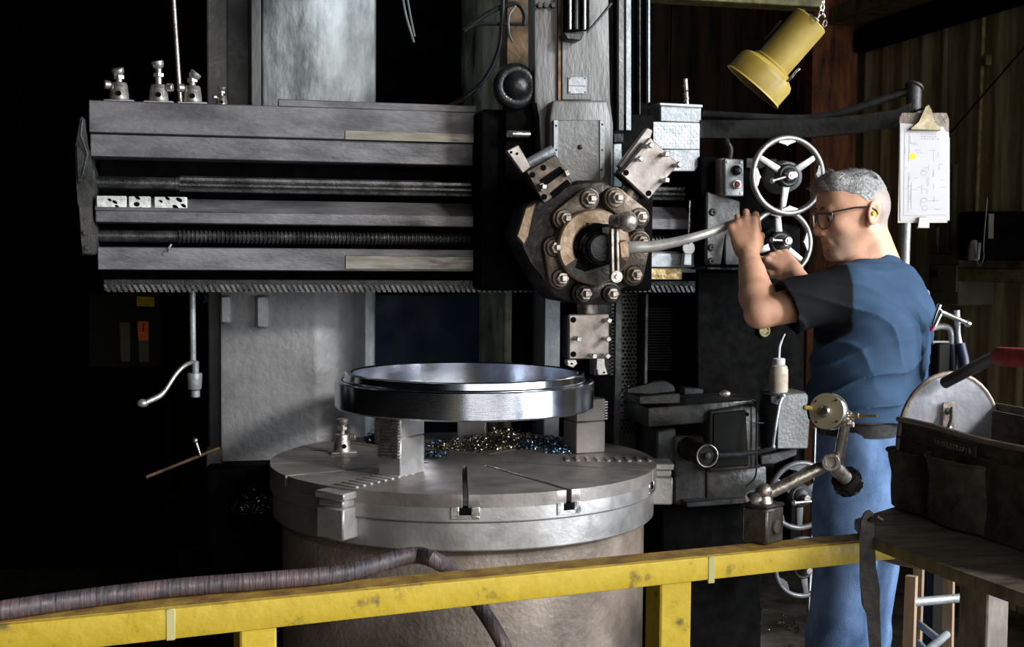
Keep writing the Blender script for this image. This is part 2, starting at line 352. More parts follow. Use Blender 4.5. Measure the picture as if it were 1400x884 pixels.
# right column: pale stained face on the left, ways on the front
xc = g2(692, 4.3)[0]
MB().bx(xc, xc + .03, 4.3, 5.5, .0, 3.9, .012, 2).build('column', M['column_green'], mill)
MB().bx(xc + .03, xc + .42, 4.3, 5.5, .0, 3.9, .006).build('column', M['black'], mill)
MB().bx(g2(693, 4.2)[0], g2(728, 4.2)[0], 4.22, 4.32, zy(700, 150, 4.22), 3.9, .006).build('column_edge', M['rust'], mill)
MB().bx(g2(744, 4.15, 450)[0], g2(766, 4.15, 450)[0], 4.15, 4.4, .5, zy(750, 400, 4.15), .004).build('column_way', M['galv_dark'], mill)
MB().bx(g2(838, 4.1, 450)[0], g2(842, 4.1, 450)[0] + .015, 4.08, 4.3, .5, zy(850, 400, 4.1), .004).build('column_way', M['dark_iron'], mill)
# perforated guard and rack right of the lower tool block
pg = MB(); xa, xb = g2(848, 4.12, 450)[0], g2(872, 4.12, 450)[0]
pg.bx(xa, xb, 4.12, 4.14, .7, zy(850, 400, 4.12), .002); pgo = pg.build('perforated_guard', M['side_dark'], mill)
hd = MB(); z = .95
while z < zy(850, 404, 4.12):
    for k in range(4): hd.box((xa + .012 + k * .0125 + (.006 if int(z / .013) % 2 else 0), 4.1185, z), (.006, .004, .007))
    z += .013
tag(hd.build('perforation', M['dark_slot'], pgo), kind='stuff')
MB().bx(g2(876, 4.1, 450)[0], g2(881, 4.1, 450)[0], 4.06, 4.2, .7, zy(850, 400, 4.1), .003).build('column_way', M['dark_iron'], mill)
MB().bx(g2(882, 4.2, 450)[0], g2(940, 4.2, 450)[0], 4.2, 4.9, .0, zy(900, 400, 4.2), .004).build('column_way', M['black'], mill)
ch = MB(); z = 1.15
cx0, cx1 = g2(886, 4.19, 450)[0], g2(918, 4.19, 450)[0]
while z < 1.36: ch.bx(cx0, cx1, 4.188, 4.2, z, z + .004); z += .0095
tag(ch.build('ridged_plate', M['dark_iron'], mill), kind='stuff')
# rack with fine teeth beside the lower tool block
rx = g2(834, 3.9, 450)[0]
rk = MB(); z = zy(834, 512, 3.9)
while z < zy(834, 402, 3.9): rk.bx(rx, rx + .01, 3.89, 3.93, z, z + .006); z += .0115
rk.bx(rx - .05, rx + .004, 3.9, 3.95, zy(834, 512, 3.9), zy(834, 400, 3.9)); tag(rk.build('vertical_rack', M['dark_iron'], mill), kind='stuff')
# saddle on the crossrail
sx0, sx1 = PY(655, 250, 3.86).x, PY(890, 250, 3.86).x
MB().bx(sx0, sx1, 3.83, 3.98, zy(660, 397, 3.86), zy(660, 150, 3.86), .012, 2).build('saddle', M['black'], mill)
MB().bx(PY(690, 250, 3.8).x, PY(728, 250, 3.8).x, 3.80, 3.85, zy(690, 250, 3.8), zy(690, 95, 3.8), .01, 2).build('saddle_gib', M['black'], mill)
b0 = PY(700, 183, 3.78)
nb = MB(); nb.cyl(b0, b0 + V(.055, 0, 0), .011, n=16); nb.hexa(b0 - V(.018, 0, 0), (1, 0, 0), .011, .018); nb.build('clamp_stud', M['bright'], mill)
nb = MB(); nb.torus(PY(704, 118, 3.79), (0, -1, 0), .05, .02, 28, 10); nb.ell(PY(704, 118, 3.8), .05); nb.build('hand_knob', M['black_gloss'], mill)
# black block painting the shadow at the foot of the column
MB().bx(g2(283, 4.1, 650)[0], g2(470, 4.1, 650)[0], 4.08, 4.19, 0, zy(300, 636, 4.1), .01).build('foot_shadow', M['black'], mill)
# bed and base drum
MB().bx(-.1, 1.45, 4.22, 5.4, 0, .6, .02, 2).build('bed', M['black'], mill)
dr = MB(); dr.lathe([(.54, 0), (.54, .08), (.525, .1), (.525, .775), (.50, .80)], (TC.x, TC.y, 0), (0, 0, 1), 96)
dr.build('base_drum', M['base'], mill, 25)
# ================================================================== rotary table
ZT = .946; RT = .56
tab = thing('rotary_table', 'round grey machined rotary table with T slots under the bright ring', 'table', (TC.x, TC.y, .80))
ROT = 0.0
def tdir(a): return V(math.cos(a), math.sin(a), 0)
t = MB(); t.lathe([(.50, .80), (RT - .012, .80), (RT - .008, .804), (RT - .008, .872), (.45, .872)], (TC.x, TC.y, 0), (0, 0, 1), 128)
t.build('lower_tier', M['table'], tab, 25)
slots_px = [(636, 668), (750, 661), (841, 640)]
slot_ang = []
for x_, y_ in slots_px:
    q = PZ(x_, y_, ZT) - V(TC.x, TC.y, ZT); slot_ang.append(math.atan2(q.y, q.x))
jaw_px = [(905, 628), (549, 647)]
slot_ang += [R(38), R(62), R(100), R(128), R(150), R(178), R(200)]
slot_ang.sort()
# upper disc is cut into sectors by the slots: build top sector by sector with recessed slots
t = MB(); t.lathe([(.45, .874), (RT - .004, .874), (RT, .878), (RT, ZT - .034)], (TC.x, TC.y, 0), (0, 0, 1), 128, True)
t.build('upper_tier', M['table'], tab, 25)
def sector(a0, a1, hw0, hw1):
    """pie piece of the top plate between two slots, its sides parallel to the slot centre lines"""
    pts = []; n = max(4, int((a1 - a0) / .05))
    def edge(a, off, r): return V(TC.x, TC.y, 0) + tdir(a) * math.sqrt(max(r * r - off * off, 0)) + V(-math.sin(a), math.cos(a), 0) * off
    r0 = .12
    pts.append(edge(a0, hw0, r0)); pts.append(edge(a0, hw0, RT))
    d0 = hw0 / RT; d1 = hw1 / RT
    for k in range(1, n): a = a0 + d0 + (a1 - a0 - d0 - d1) * k / n; pts.append(V(TC.x, TC.y, 0) + tdir(a) * RT)
    pts.append(edge(a1, -hw1, RT)); pts.append(edge(a1, -hw1, r0))
    return pts
top = MB(); HW = .007
for i, a in enumerate(slot_ang):
    a1 = slot_ang[(i + 1) % len(slot_ang)]
    if a1 <= a: a1 += 2 * math.pi
    p_ = sector(a, a1, HW, HW); m_ = MB()
    m_.prism([(q.x, q.y) for q in p_], (0, 0, ZT - .034), (1, 0, 0), (0, 1, 0), (0, 0, .034), .0015)
    m_.build('top_segment', M['table_top'], tab, 30)
MB().cyl((TC.x, TC.y, .87), (TC.x, TC.y, ZT - .001), .122, n=48).build('centre_plug', M['table_top'], tab)
for x_, y_ in slots_px:
    q = PZ(x_, y_, ZT) - V(TC.x, TC.y, ZT); a = math.atan2(q.y, q.x); rot = Matrix.Rotation(a, 3, 'Z')
    MB().box(V(TC.x, TC.y, ZT - .043) + tdir(a) * (RT - .0145), (.03, .03, .018), rot).build('slot_mouth', M['dark_slot'], tab)
    fr_ = MB(); 
    for s_ in (-1, 1): fr_.box(V(TC.x, TC.y, ZT - .043) + tdir(a) * (RT - .004) + V(-math.sin(a), math.cos(a), 0) * s_ * .026, (.012, .02, .024), rot, .001)
    fr_.box(V(TC.x, TC.y, ZT - .058) + tdir(a) * (RT - .004), (.012, .072, .008), rot, .001)
    fr_.build('slot_insert', M['bright'], tab)
# jaw runners with racked tops reaching over the rim
for i, (x_, y_) in enumerate(jaw_px):
    q = PZ(x_, y_, ZT) - V(TC.x, TC.y, ZT); a = math.atan2(q.y, q.x); rot = Matrix.Rotation(a, 3, 'Z'); rad = tdir(a)
    m_ = MB(); c0 = V(TC.x, TC.y, 0)
    m_.box(c0 + rad * (RT + .012) + V(0, 0, ZT - .014), (.075, .095, .02), rot, .003)
    m_.box(c0 + rad * (RT + .012) + V(0, 0, ZT - .034), (.062, .08, .02), rot, .003)
    m_.box(c0 + rad * (RT + .012) + V(0, 0, ZT - .085), (.07, .088, .082), rot, .004)
    m_.build('jaw_runner', M['table'], tab)
    tr = MB()
    for k in range(9): tr.box(c0 + rad * (.30 + k * .03) + V(0, 0, ZT + .001), (.012, .075, .008), rot, .002)
    tr.build('jaw_rack', M['table'], tab)
# jaws
def jaw(name_px, d_r, zb, h, wd, dp, ang, serr, label=None):
    c = V(TC.x, TC.y, 0) + tdir(ang) * d_r; rot = Matrix.Rotation(ang, 3, 'Z')
    m_ = MB(); m_.box(c + V(0, 0, ZT + h * .29), (dp, wd, h * .58), rot, .003); m_.box(c + V(0, 0, ZT + h * .79) - tdir(ang) * .0, (dp * 1.0, wd, h * .41), rot, .003)
    j_ = m_.build('chuck_jaw', M['table'] if serr > 0 else M['table_top'], tab)
    sr = MB(); k = 0; tz = ZT + h * (.62 if serr < 0 else .30)
    while tz < ZT + h - .004:
        sr.box(c + tdir(ang) * (dp / 2 + .003) + V(0, 0, tz), (.012, wd * .92, .0045), rot); tz += .0085
    sr.build('serration', M['bright'], j_)
    return j_
def ang_of(px, py): q = PZ(px, py, ZT) - V(TC.x, TC.y, ZT); return math.atan2(q.y, q.x), math.hypot(q.x, q.y)
a_, r_ = ang_of(806, 616); jaw(0, .395, 0, .165, .085, .10, a_, -1)
a_, r_ = ang_of(549, 647); jaw(0, r_, 0, .18, .075, .11, a_, 1)
a_, r_ = ang_of(505, 600); jaw(0, .37, 0, .135, .09, .07, a_, -1)
a_ = R(75); jaw(0, .37, 0, .135, .09, .08, a_, -1)
# ================================================================== ring workpiece
zr0, zr1, zl_ = 1.103, 1.181, 1.203
ring = thing('steel_ring', 'large bright turned steel ring held in the chuck jaws', 'workpiece', (TC.x, TC.y, zr0))
r = MB(); r.lathe([(.327, zr0 + .004), (.331, zr0), (.372, zr0), (.377, zr0 + .005), (.377, zr1 - .003), (.374, zr1), (.352, zr1), (.349, zr1 + .003), (.347, zl_ - .002), (.344, zl_), (.331, zl_), (.327, zl_ - .004)], (TC.x, TC.y, 0), (0, 0, 1), 160, closed=True)
r.build('ring_body', M['ring'], ring, 25)
g_ = MB(); g_.lathe([(.3545, zr1 - .001), (.3545, zr1 + .0006), (.3575, zr1 + .0006), (.3575, zr1 - .001)], (TC.x, TC.y, 0), (0, 0, 1), 120, closed=True)
g_.build('groove', M['dark_slot'], ring)
# ================================================================== ram and turret
TXZ = PY(812, 335, 3.62); TX, TZ = TXZ.x, TXZ.z
ramt = thing('turret_ram', 'tall grey vertical ram with riveted cover plate above the turret', 'machine slide', (TX, 3.84, 1.35))
def pq(l, Y): return [(PY(x, y, Y).x, PY(x, y, Y).z) for x, y in l]
def slab(l, Y0, Y1, bev=.004, seg=1, mb=None):
    mb = mb or MB(); mb.prism(pq(l, Y0), (0, Y0, 0), (1, 0, 0), (0, 0, 1), (0, Y1 - Y0, 0), bev, seg); return mb
slab([(730, -60), (832, -60), (834, 140), (838, 170), (838, 262), (740, 262), (740, 160), (731, 140)], 3.76, 3.84, .006, 2).build('ram_body', M['ram'], ramt)
slab([(768, -60), (809, -60), (809, 137), (768, 137)], 3.746, 3.78, .003).build('ram_way', M['ram'], ramt)
slab([(763, -60), (767, -60), (767, 137), (763, 137)], 3.75, 3.78, .001).build('way_edge', M['rust'], ramt)
slab([(756, 137), (830, 137), (836, 160), (837, 262), (750, 262), (751, 160)], 3.71, 3.78, .008, 3).build('ram_head', M['ram'], ramt)
cp = slab([(757, 164), (826, 164), (827, 240), (812, 258), (757, 258)], 3.702, 3.715, .002).build('cover_plate', M['ram_plate'], ramt)
for l in ([(757, 164), (763, 164), (763, 258), (757, 258)], [(820, 164), (827, 164), (827, 240), (820, 248)]):
    slab(l, 3.698, 3.704, .001).build('plate_strip', M['galv_dark'], cp)
for x, y in ((760, 205), (760, 172), (823, 170), (823, 205), (822, 232), (760, 248)): MB().cyl(PY(x, y, 3.6985), PY(x, y, 3.6975) , .0035, n=8).build('plate_screw', M['dark_slot'], cp)
MB().lathe([(.008, 0), (.006, .006), (.003, .008)], PY(793, 201, 3.703), (0, -1, 0), 12).build('plug', M['dark_iron'], cp)
npl = slab([(777, 105), (802, 105), (802, 128), (777, 128)], 3.742, 3.747, .001).build('name_plate', M['galv_dark'], ramt)
for x, y in ((779, 107), (800, 107), (779, 126), (800, 126)): MB().lathe([(.003, 0), (.002, .002)], PY(x, y, 3.7425), (0, -1, 0), 8).build('rivet', M['dark_iron'], npl)
MB().bx(PY(778, 117, 3.7415).x, PY(801, 117, 3.7415).x, 3.7412, 3.743, PY(778, 117.3, 3.742).z, PY(778, 116.6, 3.742).z).build('engraved_line', M['dark_iron'], npl)
# lubricator block and wires near the top
lb = slab([(773, -30), (806, -30), (806, 40), (773, 44)], 3.715, 3.746, .002).build('lubricator', M['black'], ramt)
for x in (779, 788, 799):
    m_ = MB(); m_.cyl(PY(x, -20, 3.708), PY(x, 40, 3.708), .0055, n=10); m_.build('pipe', M['bright'] if x != 788 else M['dark_iron'], lb)
slab([(770, 44), (800, 44), (794, 56), (775, 54)], 3.70, 3.746, .004).build('drip_bracket', M['dark_iron'], lb)
tb = MB(); tb.tube([PY(836, 4, 3.70), PY(822, 22, 3.70), PY(803, 44, 3.70)], .004, 8); tb.build('lever_rod', M['dark_iron'], ramt)
for x in (737, 745, 755): MB().hexa(PY(x, 8, 3.76), (0, -1, 0), .009, .016).build('bolt', M['dark_iron'], ramt)
# guide posts right of the ram
for x0_, x1_, m_, Y in ((834, 844, 'black', 3.80), (846, 853, 'ram_plate', 3.78), (856, 863, 'galv_dark', 3.82), (874, 876, 'dark_iron', 3.86), (886, 889, 'galv_dark', 3.86)):
    bt = 140 if x0_ > 880 else (178 if x0_ < 860 else 166)
    slab([(x0_, -40), (x1_, -40), (x1_, bt), (x0_, bt)], Y, Y + .03, .001).build('guide_post', M[m_], ramt)
slab([(863, -40), (886, -40), (886, 170), (863, 170)], 3.88, 3.98, .004).build('post_housing', M['black'], ramt)
slab([(839, 182), (853, 182), (853, 195), (839, 195)], 3.76, 3.8, .002).build('latch_block', M['black_gloss'], ramt)
slab([(839, 196), (850, 196), (850, 255), (839, 255)], 3.77, 3.8, .002).build('side_strip', M['galv'], ramt)
# ---- turret
tur = thing('turret', 'five sided brown iron tool turret with bolted flanges below the ram', 'turret', (TX, 3.6, TZ - .2))
slab([(706, 323), (716, 287), (731, 275), (760, 262), (788, 246), (822, 246), (853, 258), (871, 281), (882, 303), (885, 330), (881, 356), (873, 378), (857, 390), (838, 409), (812, 416), (771, 413), (757, 407), (738, 383), (731, 356), (716, 338)], 3.575, 3.74, .012, 3).build('turret_body', M['turret_dark'], tur, 30)
MB().cyl((TX, 3.73, TZ), (TX, 3.80, TZ), .15, n=48).build('turret_spindle', M['black'], tur)
slab([(706, 323), (718, 284), (733, 277), (722, 322), (717, 336)], 3.568, 3.58, .004).build('empty_face', M['turret_ring'], tur)
def stadium(a, b, r, n=8):
    a, b = Vector((a[0], a[1])), Vector((b[0], b[1])); d = (b - a).normalized(); t0 = math.atan2(d.y, d.x); pts = []
    for k in range(n + 1): t = t0 + math.pi / 2 + math.pi * k / n; pts.append((a.x + r * math.cos(t), a.y + r * math.sin(t)))
    for k in range(n + 1): t = t0 - math.pi / 2 + math.pi * k / n; pts.append((b.x + r * math.cos(t), b.y + r * math.sin(t)))
    return pts
YF = 3.545
for (ax_, ay_), (bx_, by_), mt in (((770.5, 299), (805, 271.6), 'turret'), ((840.7, 270.5), (874, 297), 'turret'), ((875, 330), (866, 375.5), 'turret'), ((797, 401), (834.6, 401), 'turret_dark'), ((758, 338), (766, 380.5), 'turret')):
    a, b = PY(ax_, ay_, YF), PY(bx_, by_, YF)
    fl = MB().prism(stadium((a.x, a.z), (b.x, b.z), .033), (0, YF, 0), (1, 0, 0), (0, 0, 1), (0, .05, 0), .005, 2).build('flange', M[mt], tur)
    mid = (a + b) / 2
    for q in (a, b):
        q = q + (mid - q) * .02
        bs = MB(); bs.lathe([(.027, 0), (.027, .010), (.024, .013)], (q.x, YF + .002, q.z), (0, -1, 0), 24); bs.build('boss', M[mt], fl)
        bl = MB(); bl.lathe([(.0185, 0), (.0185, .02), (.0165, .024)], (q.x, YF - .010, q.z), (0, -1, 0), 6); bl.box((q.x, YF - .04, q.z), (.017, .024, .017), None, .002); bl.build('bolt', M['bolt'], fl)
# front ring with its hollow centre
o = PY(813, 337, 3.5); RO = .107
rg = MB(); rg.lathe([(RO, 0), (RO, .062), (RO - .005, .067), (.068, .067), (.062, .06), (.062, 0)], (o.x, 3.565, o.z), (0, -1, 0), 64, closed=True)
rgo = rg.build('front_ring', M['turret_ring'], tur, 30)
# lower ring face with its shade painted as a dark plate, and the dark funnel behind the lever
def sect(r0, r1, a0, a1, n=24): return [(r1 * math.cos(a0 + (a1 - a0) * k / n), r1 * math.sin(a0 + (a1 - a0) * k / n)) for k in range(n + 1)] + [(r0 * math.cos(a1 + (a0 - a1) * k / n), r0 * math.sin(a1 + (a0 - a1) * k / n)) for k in range(n + 1)]
MB().prism(sect(.060, RO - .004, R(212), R(338)), (o.x, 3.4975, o.z), (1, 0, 0), (0, 0, 1), (0, .004, 0), .001).build('shaded_face', M['turret_dark'], tur)
slab([(790, 352), (806, 310), (812, 305), (836, 306), (838, 360), (800, 372), (786, 366)], 3.4965, 3.52, .002).build('hub_recess', M['dark_slot'], tur)
slab([(822, 310), (836, 310), (836, 325), (824, 324)], 3.485, 3.50, .002).build('key_block', M['turret'], tur)
hb = MB(); hb.lathe([(.066, 0), (.066, .02), (.05, .03), (.05, .06), (.056, .062), (.056, .075), (.043, .08), (.043, .11), (.036, .116), (.02, .117)], (o.x + .012, 3.575, o.z - .004), (0, -1, 0), 40)
hb.build('hub', M['black_gloss'], tur, 30)
for x, y in ((808, 306),): MB().cyl(PY(x - 5, y, 3.487), PY(x - 5, y, 3.4865), .004, n=10).build('pin_hole', M['dark_slot'], tur)
# ---- clamp lever pulled by the operator
LY = 3.432
e0 = PY(842, 378, LY)
lev = thing('clamp_lever', 'long curved pale steel lever with a ball end pulled by the operator', 'lever', (e0.x, LY, e0.z))
for dx in (-3.6, 3.6):
    slab([(841 + dx - 2.2, 312), (841 + dx + 2.2, 312), (842 + dx + 2, 376), (842 + dx - 2, 376)], LY - .008, LY + .012, .002).build('clevis_bar', M['bolt'], lev)
ey_ = MB(); ey_.lathe([(.0165, 0), (.018, .004), (.018, .018), (.0165, .022)], e0 + V(0, .012, 0), (0, -1, 0), 24); ey_.lathe([(.007, 0), (.006, .006)], e0 + V(0, -.01, 0), (0, -1, 0), 12)
ey_.build('eye', M['bolt'], lev)
b_ = PY(855, 303, LY)
bb = MB(); bb.ell(b_ + V(0, -.02, 0), (.029, .027, .029), n=24, m=16); bb.cyl(b_ + V(-.035, .02, .0), b_ + V(0, -.01, 0), .02, .022, 16); bb.build('ball', M['bolt'], lev)
hd_ = spline([PY(846, 341, LY + .03), PY(868, 338, LY), PY(890, 337, LY - .008), PY(918, 332, LY - .022), PY(946, 325, 3.395), PY(975, 316, 3.40), PD(1003, 305, 3.668), PD(1028, 296, 3.665)], 6)
n_ = len(hd_); rr_ = [.0185 if i < 5 else max(.0112, .0175 - .006 * ((i - 5) / (n_ - 18 if n_ > 18 else 1))) for i in range(n_)]
MB().tube(hd_, rr_, 16).build('handle', M['handle'], lev)
slab([(846, 330), (858, 327), (862, 352), (848, 354)], LY - .012, LY + .06, .004).build('handle_socket', M['turret_ring'], lev)
# ---- tool blocks
def toolblock(name, label, quad, Y0, dep, screws, holes, mt='toolblock'):
    cs = [PY(x, y, Y0) for x, y in quad]; c = sum(cs, V(0, 0, 0)) / 4
    t_ = thing(name, label, 'tool holder', (c.x, Y0 + dep / 2, min(q.z for q in cs)), 'tool blocks on the turret')
    slab(quad, Y0, Y0 + .022, .003).build('front_plate', M[mt], t_)
    sh = [(quad[i][0] * .97 + sum(q[0] for q in quad) / 4 * .03, quad[i][1] * .97 + sum(q[1] for q in quad) / 4 * .03) for i in range(4)]
    slab(sh, Y0 + .022, Y0 + dep - .02, .003).build('block_body', M['turret_dark'], t_)
    slab(quad, Y0 + dep - .02, Y0 + dep, .003).build('back_plate', M['turret_dark'], t_)
    for x, y in holes: MB().lathe([(.0085, .002), (.0085, .0), (.006, .0)], PY(x, y, Y0 - .0015), (0, 1, 0), 16).build('screw_hole', M['dark_slot'], t_)
    for x, y in screws:
        q = PY(x, y, Y0); rt = Matrix.Rotation(random.uniform(0, 1.5), 3, 'Y')
        m_ = MB(); m_.cyl(q + V(0, .0, 0), q + V(0, -.026, 0), .0068, n=12); m_.box(q + V(0, -.035, 0), (.0135, .022, .0135), rt, .0015); m_.build('set_screw', M['bright'], t_)
    return t_
t1 = toolblock('tool_block', 'upright grey tool block under the turret just over the ring', [(778, 430), (833, 429), (833, 490), (778, 491)], 3.585, .12, [(827, 437), (786, 462), (826, 462), (807, 485), (825, 485)], [(784, 437), (784, 484)])
MB().cyl(PY(803, 428, 3.66), PY(803, 408, 3.66), .03, n=24).build('shank', M['bolt'], t1)
m_ = MB(); m_.prism(pq([(775, 491), (788, 491), (790, 497), (784, 503), (776, 500)], 3.60), (0, 3.60, 0), (1, 0, 0), (0, 0, 1), (0, .025, 0), .002); m_.build('insert_tool', M['bright'], t1)
m_ = MB(); m_.prism(pq([(816, 488), (827, 488), (826, 500), (832, 512), (818, 513), (815, 500)], 3.60), (0, 3.60, 0), (1, 0, 0), (0, 0, 1), (0, .025, 0), .002); m_.build('cutting_tool', M['bright'], t1)
for x, y in ((782, 497), (826, 509)): MB().cyl(PY(x, y, 3.5985), PY(x, y, 3.5975), .003, n=8).build('insert_screw', M['dark_slot'], t1)
t2 = toolblock('tool_block', 'square tool block tilted right at the upper right of the turret', [(889, 187), (928, 224), (887, 273), (848, 237)], 3.56, .12, [(884, 200), (905, 212), (922, 226), (905, 247), (870, 218)], [(856, 236), (887, 264)])
m_ = slab([(885, 174), (893, 178), (889, 190), (852, 234), (846, 226)], 3.60, 3.63, .003); m_.build('tool_bar', M['toolblock'], t2)
a, b = PY(862, 262, 3.63), PY(846, 284, 3.63); MB().cyl(a, b, .03, n=24).build('shank', M['bolt'], t2)
t3 = toolblock('tool_block', 'slotted brown tool block tilted left at the upper left of the turret', [(719, 234), (760, 211), (783, 250), (744, 279)], 3.57, .12, [(739, 256)], [(728, 239), (743, 229), (744, 269)], 'turret')
for l in ([(738, 246), (766, 227), (773, 234), (745, 255)], [(752, 264), (776, 245), (781, 251), (757, 271)]):
    slab(l, 3.566, 3.572, .001).build('slot', M['dark_slot'], t3)
for l in ([(771, 233), (777, 231), (781, 238), (775, 242)], [(737, 251), (743, 249), (747, 258), (740, 262)]): slab(l, 3.55, 3.572, .002).build('clamp_screw', M['bolt'], t3)
bt = slab([(693, 206), (709, 198), (726, 228), (715, 237)], 3.585, 3.61, .002).build('boring_bar', M['toolblock'], t3)
for x, y in ((699, 208), (707, 210)): MB().cyl(PY(x, y, 3.584), PY(x, y, 3.583), .004, n=10).build('bar_hole', M['dark_slot'], bt)
MB().cyl(PY(722, 224, 3.66), PY(756, 205, 3.66), .016, n=16).build('round_bar', M['galv_dark'], t3)
a, b = PY(760, 262, 3.64), PY(785, 290, 3.64); MB().cyl(a, b, .032, n=24).build('shank', M['turret_dark'], t3)
# ================================================================== signed distance modelling for the figure
def sdf_mesh(prims, lo, hi, h):
    """naive surface nets over a list of (kind, params, k); returns verts, quads"""
    lo = np.array(lo, float); hi = np.array(hi, float); n = np.ceil((hi - lo) / h).astype(int) + 1
    D = np.full(n, 1.0, np.float32)
    ax = [lo[i] + h * np.arange(n[i]) for i in range(3)]
    for fn, bb, k, op in prims:
        m = max(3 * h, abs(k) + 2 * h)
        i0 = np.maximum(0, np.floor((np.array(bb[0]) - m - lo) / h).astype(int)); i1 = np.minimum(n, np.ceil((np.array(bb[1]) + m - lo) / h).astype(int) + 1)
        if (i1 <= i0).any(): continue
        X = ax[0][i0[0]:i1[0]][:, None, None]; Y = ax[1][i0[1]:i1[1]][None, :, None]; Z = ax[2][i0[2]:i1[2]][None, None, :]
        d = fn(X, Y, Z).astype(np.float32); S = D[i0[0]:i1[0], i0[1]:i1[1], i0[2]:i1[2]]
        if op == 'u':
            if k > 0:
                hh = np.clip(.5 + .5 * (S - d) / k, 0, 1); S[...] = S * (1 - hh) + d * hh - k * hh * (1 - hh)
            else: S[...] = np.minimum(S, d)
        elif op == 's':
            if k > 0:
                hh = np.clip(.5 - .5 * (S + d) / k, 0, 1); S[...] = S * (1 - hh) - d * hh + k * hh * (1 - hh)
            else: S[...] = np.maximum(S, -d)
        elif op == 'i': S[...] = np.maximum(S, d)
        elif op == 'd': S[...] = S + d
    ins = D < 0
    c = [ins[a:n[0] - 1 + a, b:n[1] - 1 + b, e:n[2] - 1 + e] for a in (0, 1) for b in (0, 1) for e in (0, 1)]
    anyi = c[0].copy(); alli = c[0].copy()
    for q in c[1:]: anyi |= q; alli &= q
    act = anyi & ~alli; idx = np.argwhere(act)
    vid = np.full(act.shape, -1, np.int32); vid[act] = np.arange(len(idx))
    acc = np.zeros((len(idx), 3)); cnt = np.zeros(len(idx))
    corner = [(a, b, e) for a in (0, 1) for b in (0, 1) for e in (0, 1)]
    val = {q: D[idx[:, 0] + q[0], idx[:, 1] + q[1], idx[:, 2] + q[2]] for q in corner}
    for q in corner:
        for a in range(3):
            if q[a] == 0:
                q2 = tuple(q[i] + (i == a) for i in range(3)); v0, v1 = val[q], val[q2]; cr = (v0 < 0) != (v1 < 0)
                t = np.where(cr, v0 / np.where(cr, v0 - v1, 1), 0); p = np.zeros((len(idx), 3))
                for i in range(3): p[:, i] = q[i]
                p[:, a] += t; acc += p * cr[:, None]; cnt += cr
    verts = lo + (idx + acc / cnt[:, None]) * h
    quads = []
    for a in range(3):
        b, e = (a + 1) % 3, (a + 2) % 3; sl0 = [slice(1, -1)] * 3; sl0[a] = slice(0, n[a] - 1)
        sl1 = list(sl0); sl1[a] = slice(1, n[a]); s0 = ins[tuple(sl0)]; s1 = ins[tuple(sl1)]
        ed = np.argwhere(s0 != s1)
        if not len(ed): continue
        fl = s0[tuple(ed.T)]; ed = ed + 1; ed[:, a] -= 1
        def g(db, de):
            q = ed.copy(); q[:, b] -= db; q[:, e] -= de; return vid[q[:, 0], q[:, 1], q[:, 2]]
        Q = np.stack([g(0, 0), g(1, 0), g(1, 1), g(0, 1)], 1); Q[~fl] = Q[~fl][:, ::-1]; quads.append(Q)
    return verts, np.concatenate(quads)
def mesh_from(name, verts, quads, m, parent, smooth=1, attr=None):
    o0 = np.array(origin(parent)) if parent else np.zeros(3)
    if smooth:
        e = np.concatenate([quads[:, [0, 1]], quads[:, [1, 2]], quads[:, [2, 3]], quads[:, [3, 0]]])
        for _ in range(smooth):
            s_ = np.zeros_like(verts); c_ = np.zeros(len(verts)); np.add.at(s_, e[:, 0], verts[e[:, 1]]); np.add.at(c_, e[:, 0], 1)
            verts = verts * .5 + .5 * s_ / c_[:, None]
    me = bpy.data.meshes.new(name); me.vertices.add(len(verts)); me.vertices.foreach_set('co', (verts - o0).astype(np.float32).ravel())
    me.loops.add(quads.size); me.loops.foreach_set('vertex_index', quads.astype(np.int32).ravel())
    me.polygons.add(len(quads)); me.polygons.foreach_set('loop_start', np.arange(0, quads.size, 4, dtype=np.int32)); me.polygons.foreach_set('loop_total', np.full(len(quads), 4, np.int32))
    me.polygons.foreach_set('use_smooth', np.ones(len(quads), bool)); me.update(calc_edges=True); me.validate()
    if attr is not None:
        at = me.color_attributes.new('tint', 'FLOAT_COLOR', 'POINT'); at.data.foreach_set('color', attr(verts).astype(np.float32).ravel())
    me.materials.append(m); o = bpy.data.objects.new(name, me); COL.objects.link(o); o.parent = parent
    return o
A_ = lambda v: np.array(v, float)
def cone(a, b, ra, rb, k=.01, op='u', flat=None):
    """round cone from a to b"""
    a, b = A_(a), A_(b); d = b - a; L2 = float(d @ d); r = max(ra, rb)
    def fn(X, Y, Z):
        x, y, z = X - a[0], Y - a[1], Z - a[2]; t = np.clip((x * d[0] + y * d[1] + z * d[2]) / L2, 0, 1)
        return np.sqrt((x - t * d[0]) ** 2 + (y - t * d[1]) ** 2 + (z - t * d[2]) ** 2) - (ra + (rb - ra) * t)
    return (fn, (np.minimum(a, b) - r, np.maximum(a, b) + r), k, op)
def elli(c, r, axes, k=.01, op='u'):
    c = A_(c); r = A_(r); ax = [A_(q) for q in axes]; ext = np.sqrt(sum((ax[i] * r[i]) ** 2 for i in range(3))); rm = float(min(r))
    def fn(X, Y, Z):
        x, y, z = X - c[0], Y - c[1], Z - c[2]; u = [(x * q[0] + y * q[1] + z * q[2]) for q in ax]
        k0 = np.sqrt(sum((u[i] / r[i]) ** 2 for i in range(3))); k1 = np.sqrt(sum((u[i] / r[i] ** 2) ** 2 for i in range(3)))
        return k0 * (k0 - 1) / np.maximum(k1, 1e-6)
    return (fn, (c - ext, c + ext), k, op)
def plane_cut(p, n, op='i', bb=None):
    p, n = A_(p), A_(n)
    return (lambda X, Y, Z: (X - p[0]) * n[0] + (Y - p[1]) * n[1] + (Z - p[2]) * n[2], bb or ((-9, -9, -9), (9, 9, 9)), 0, op)
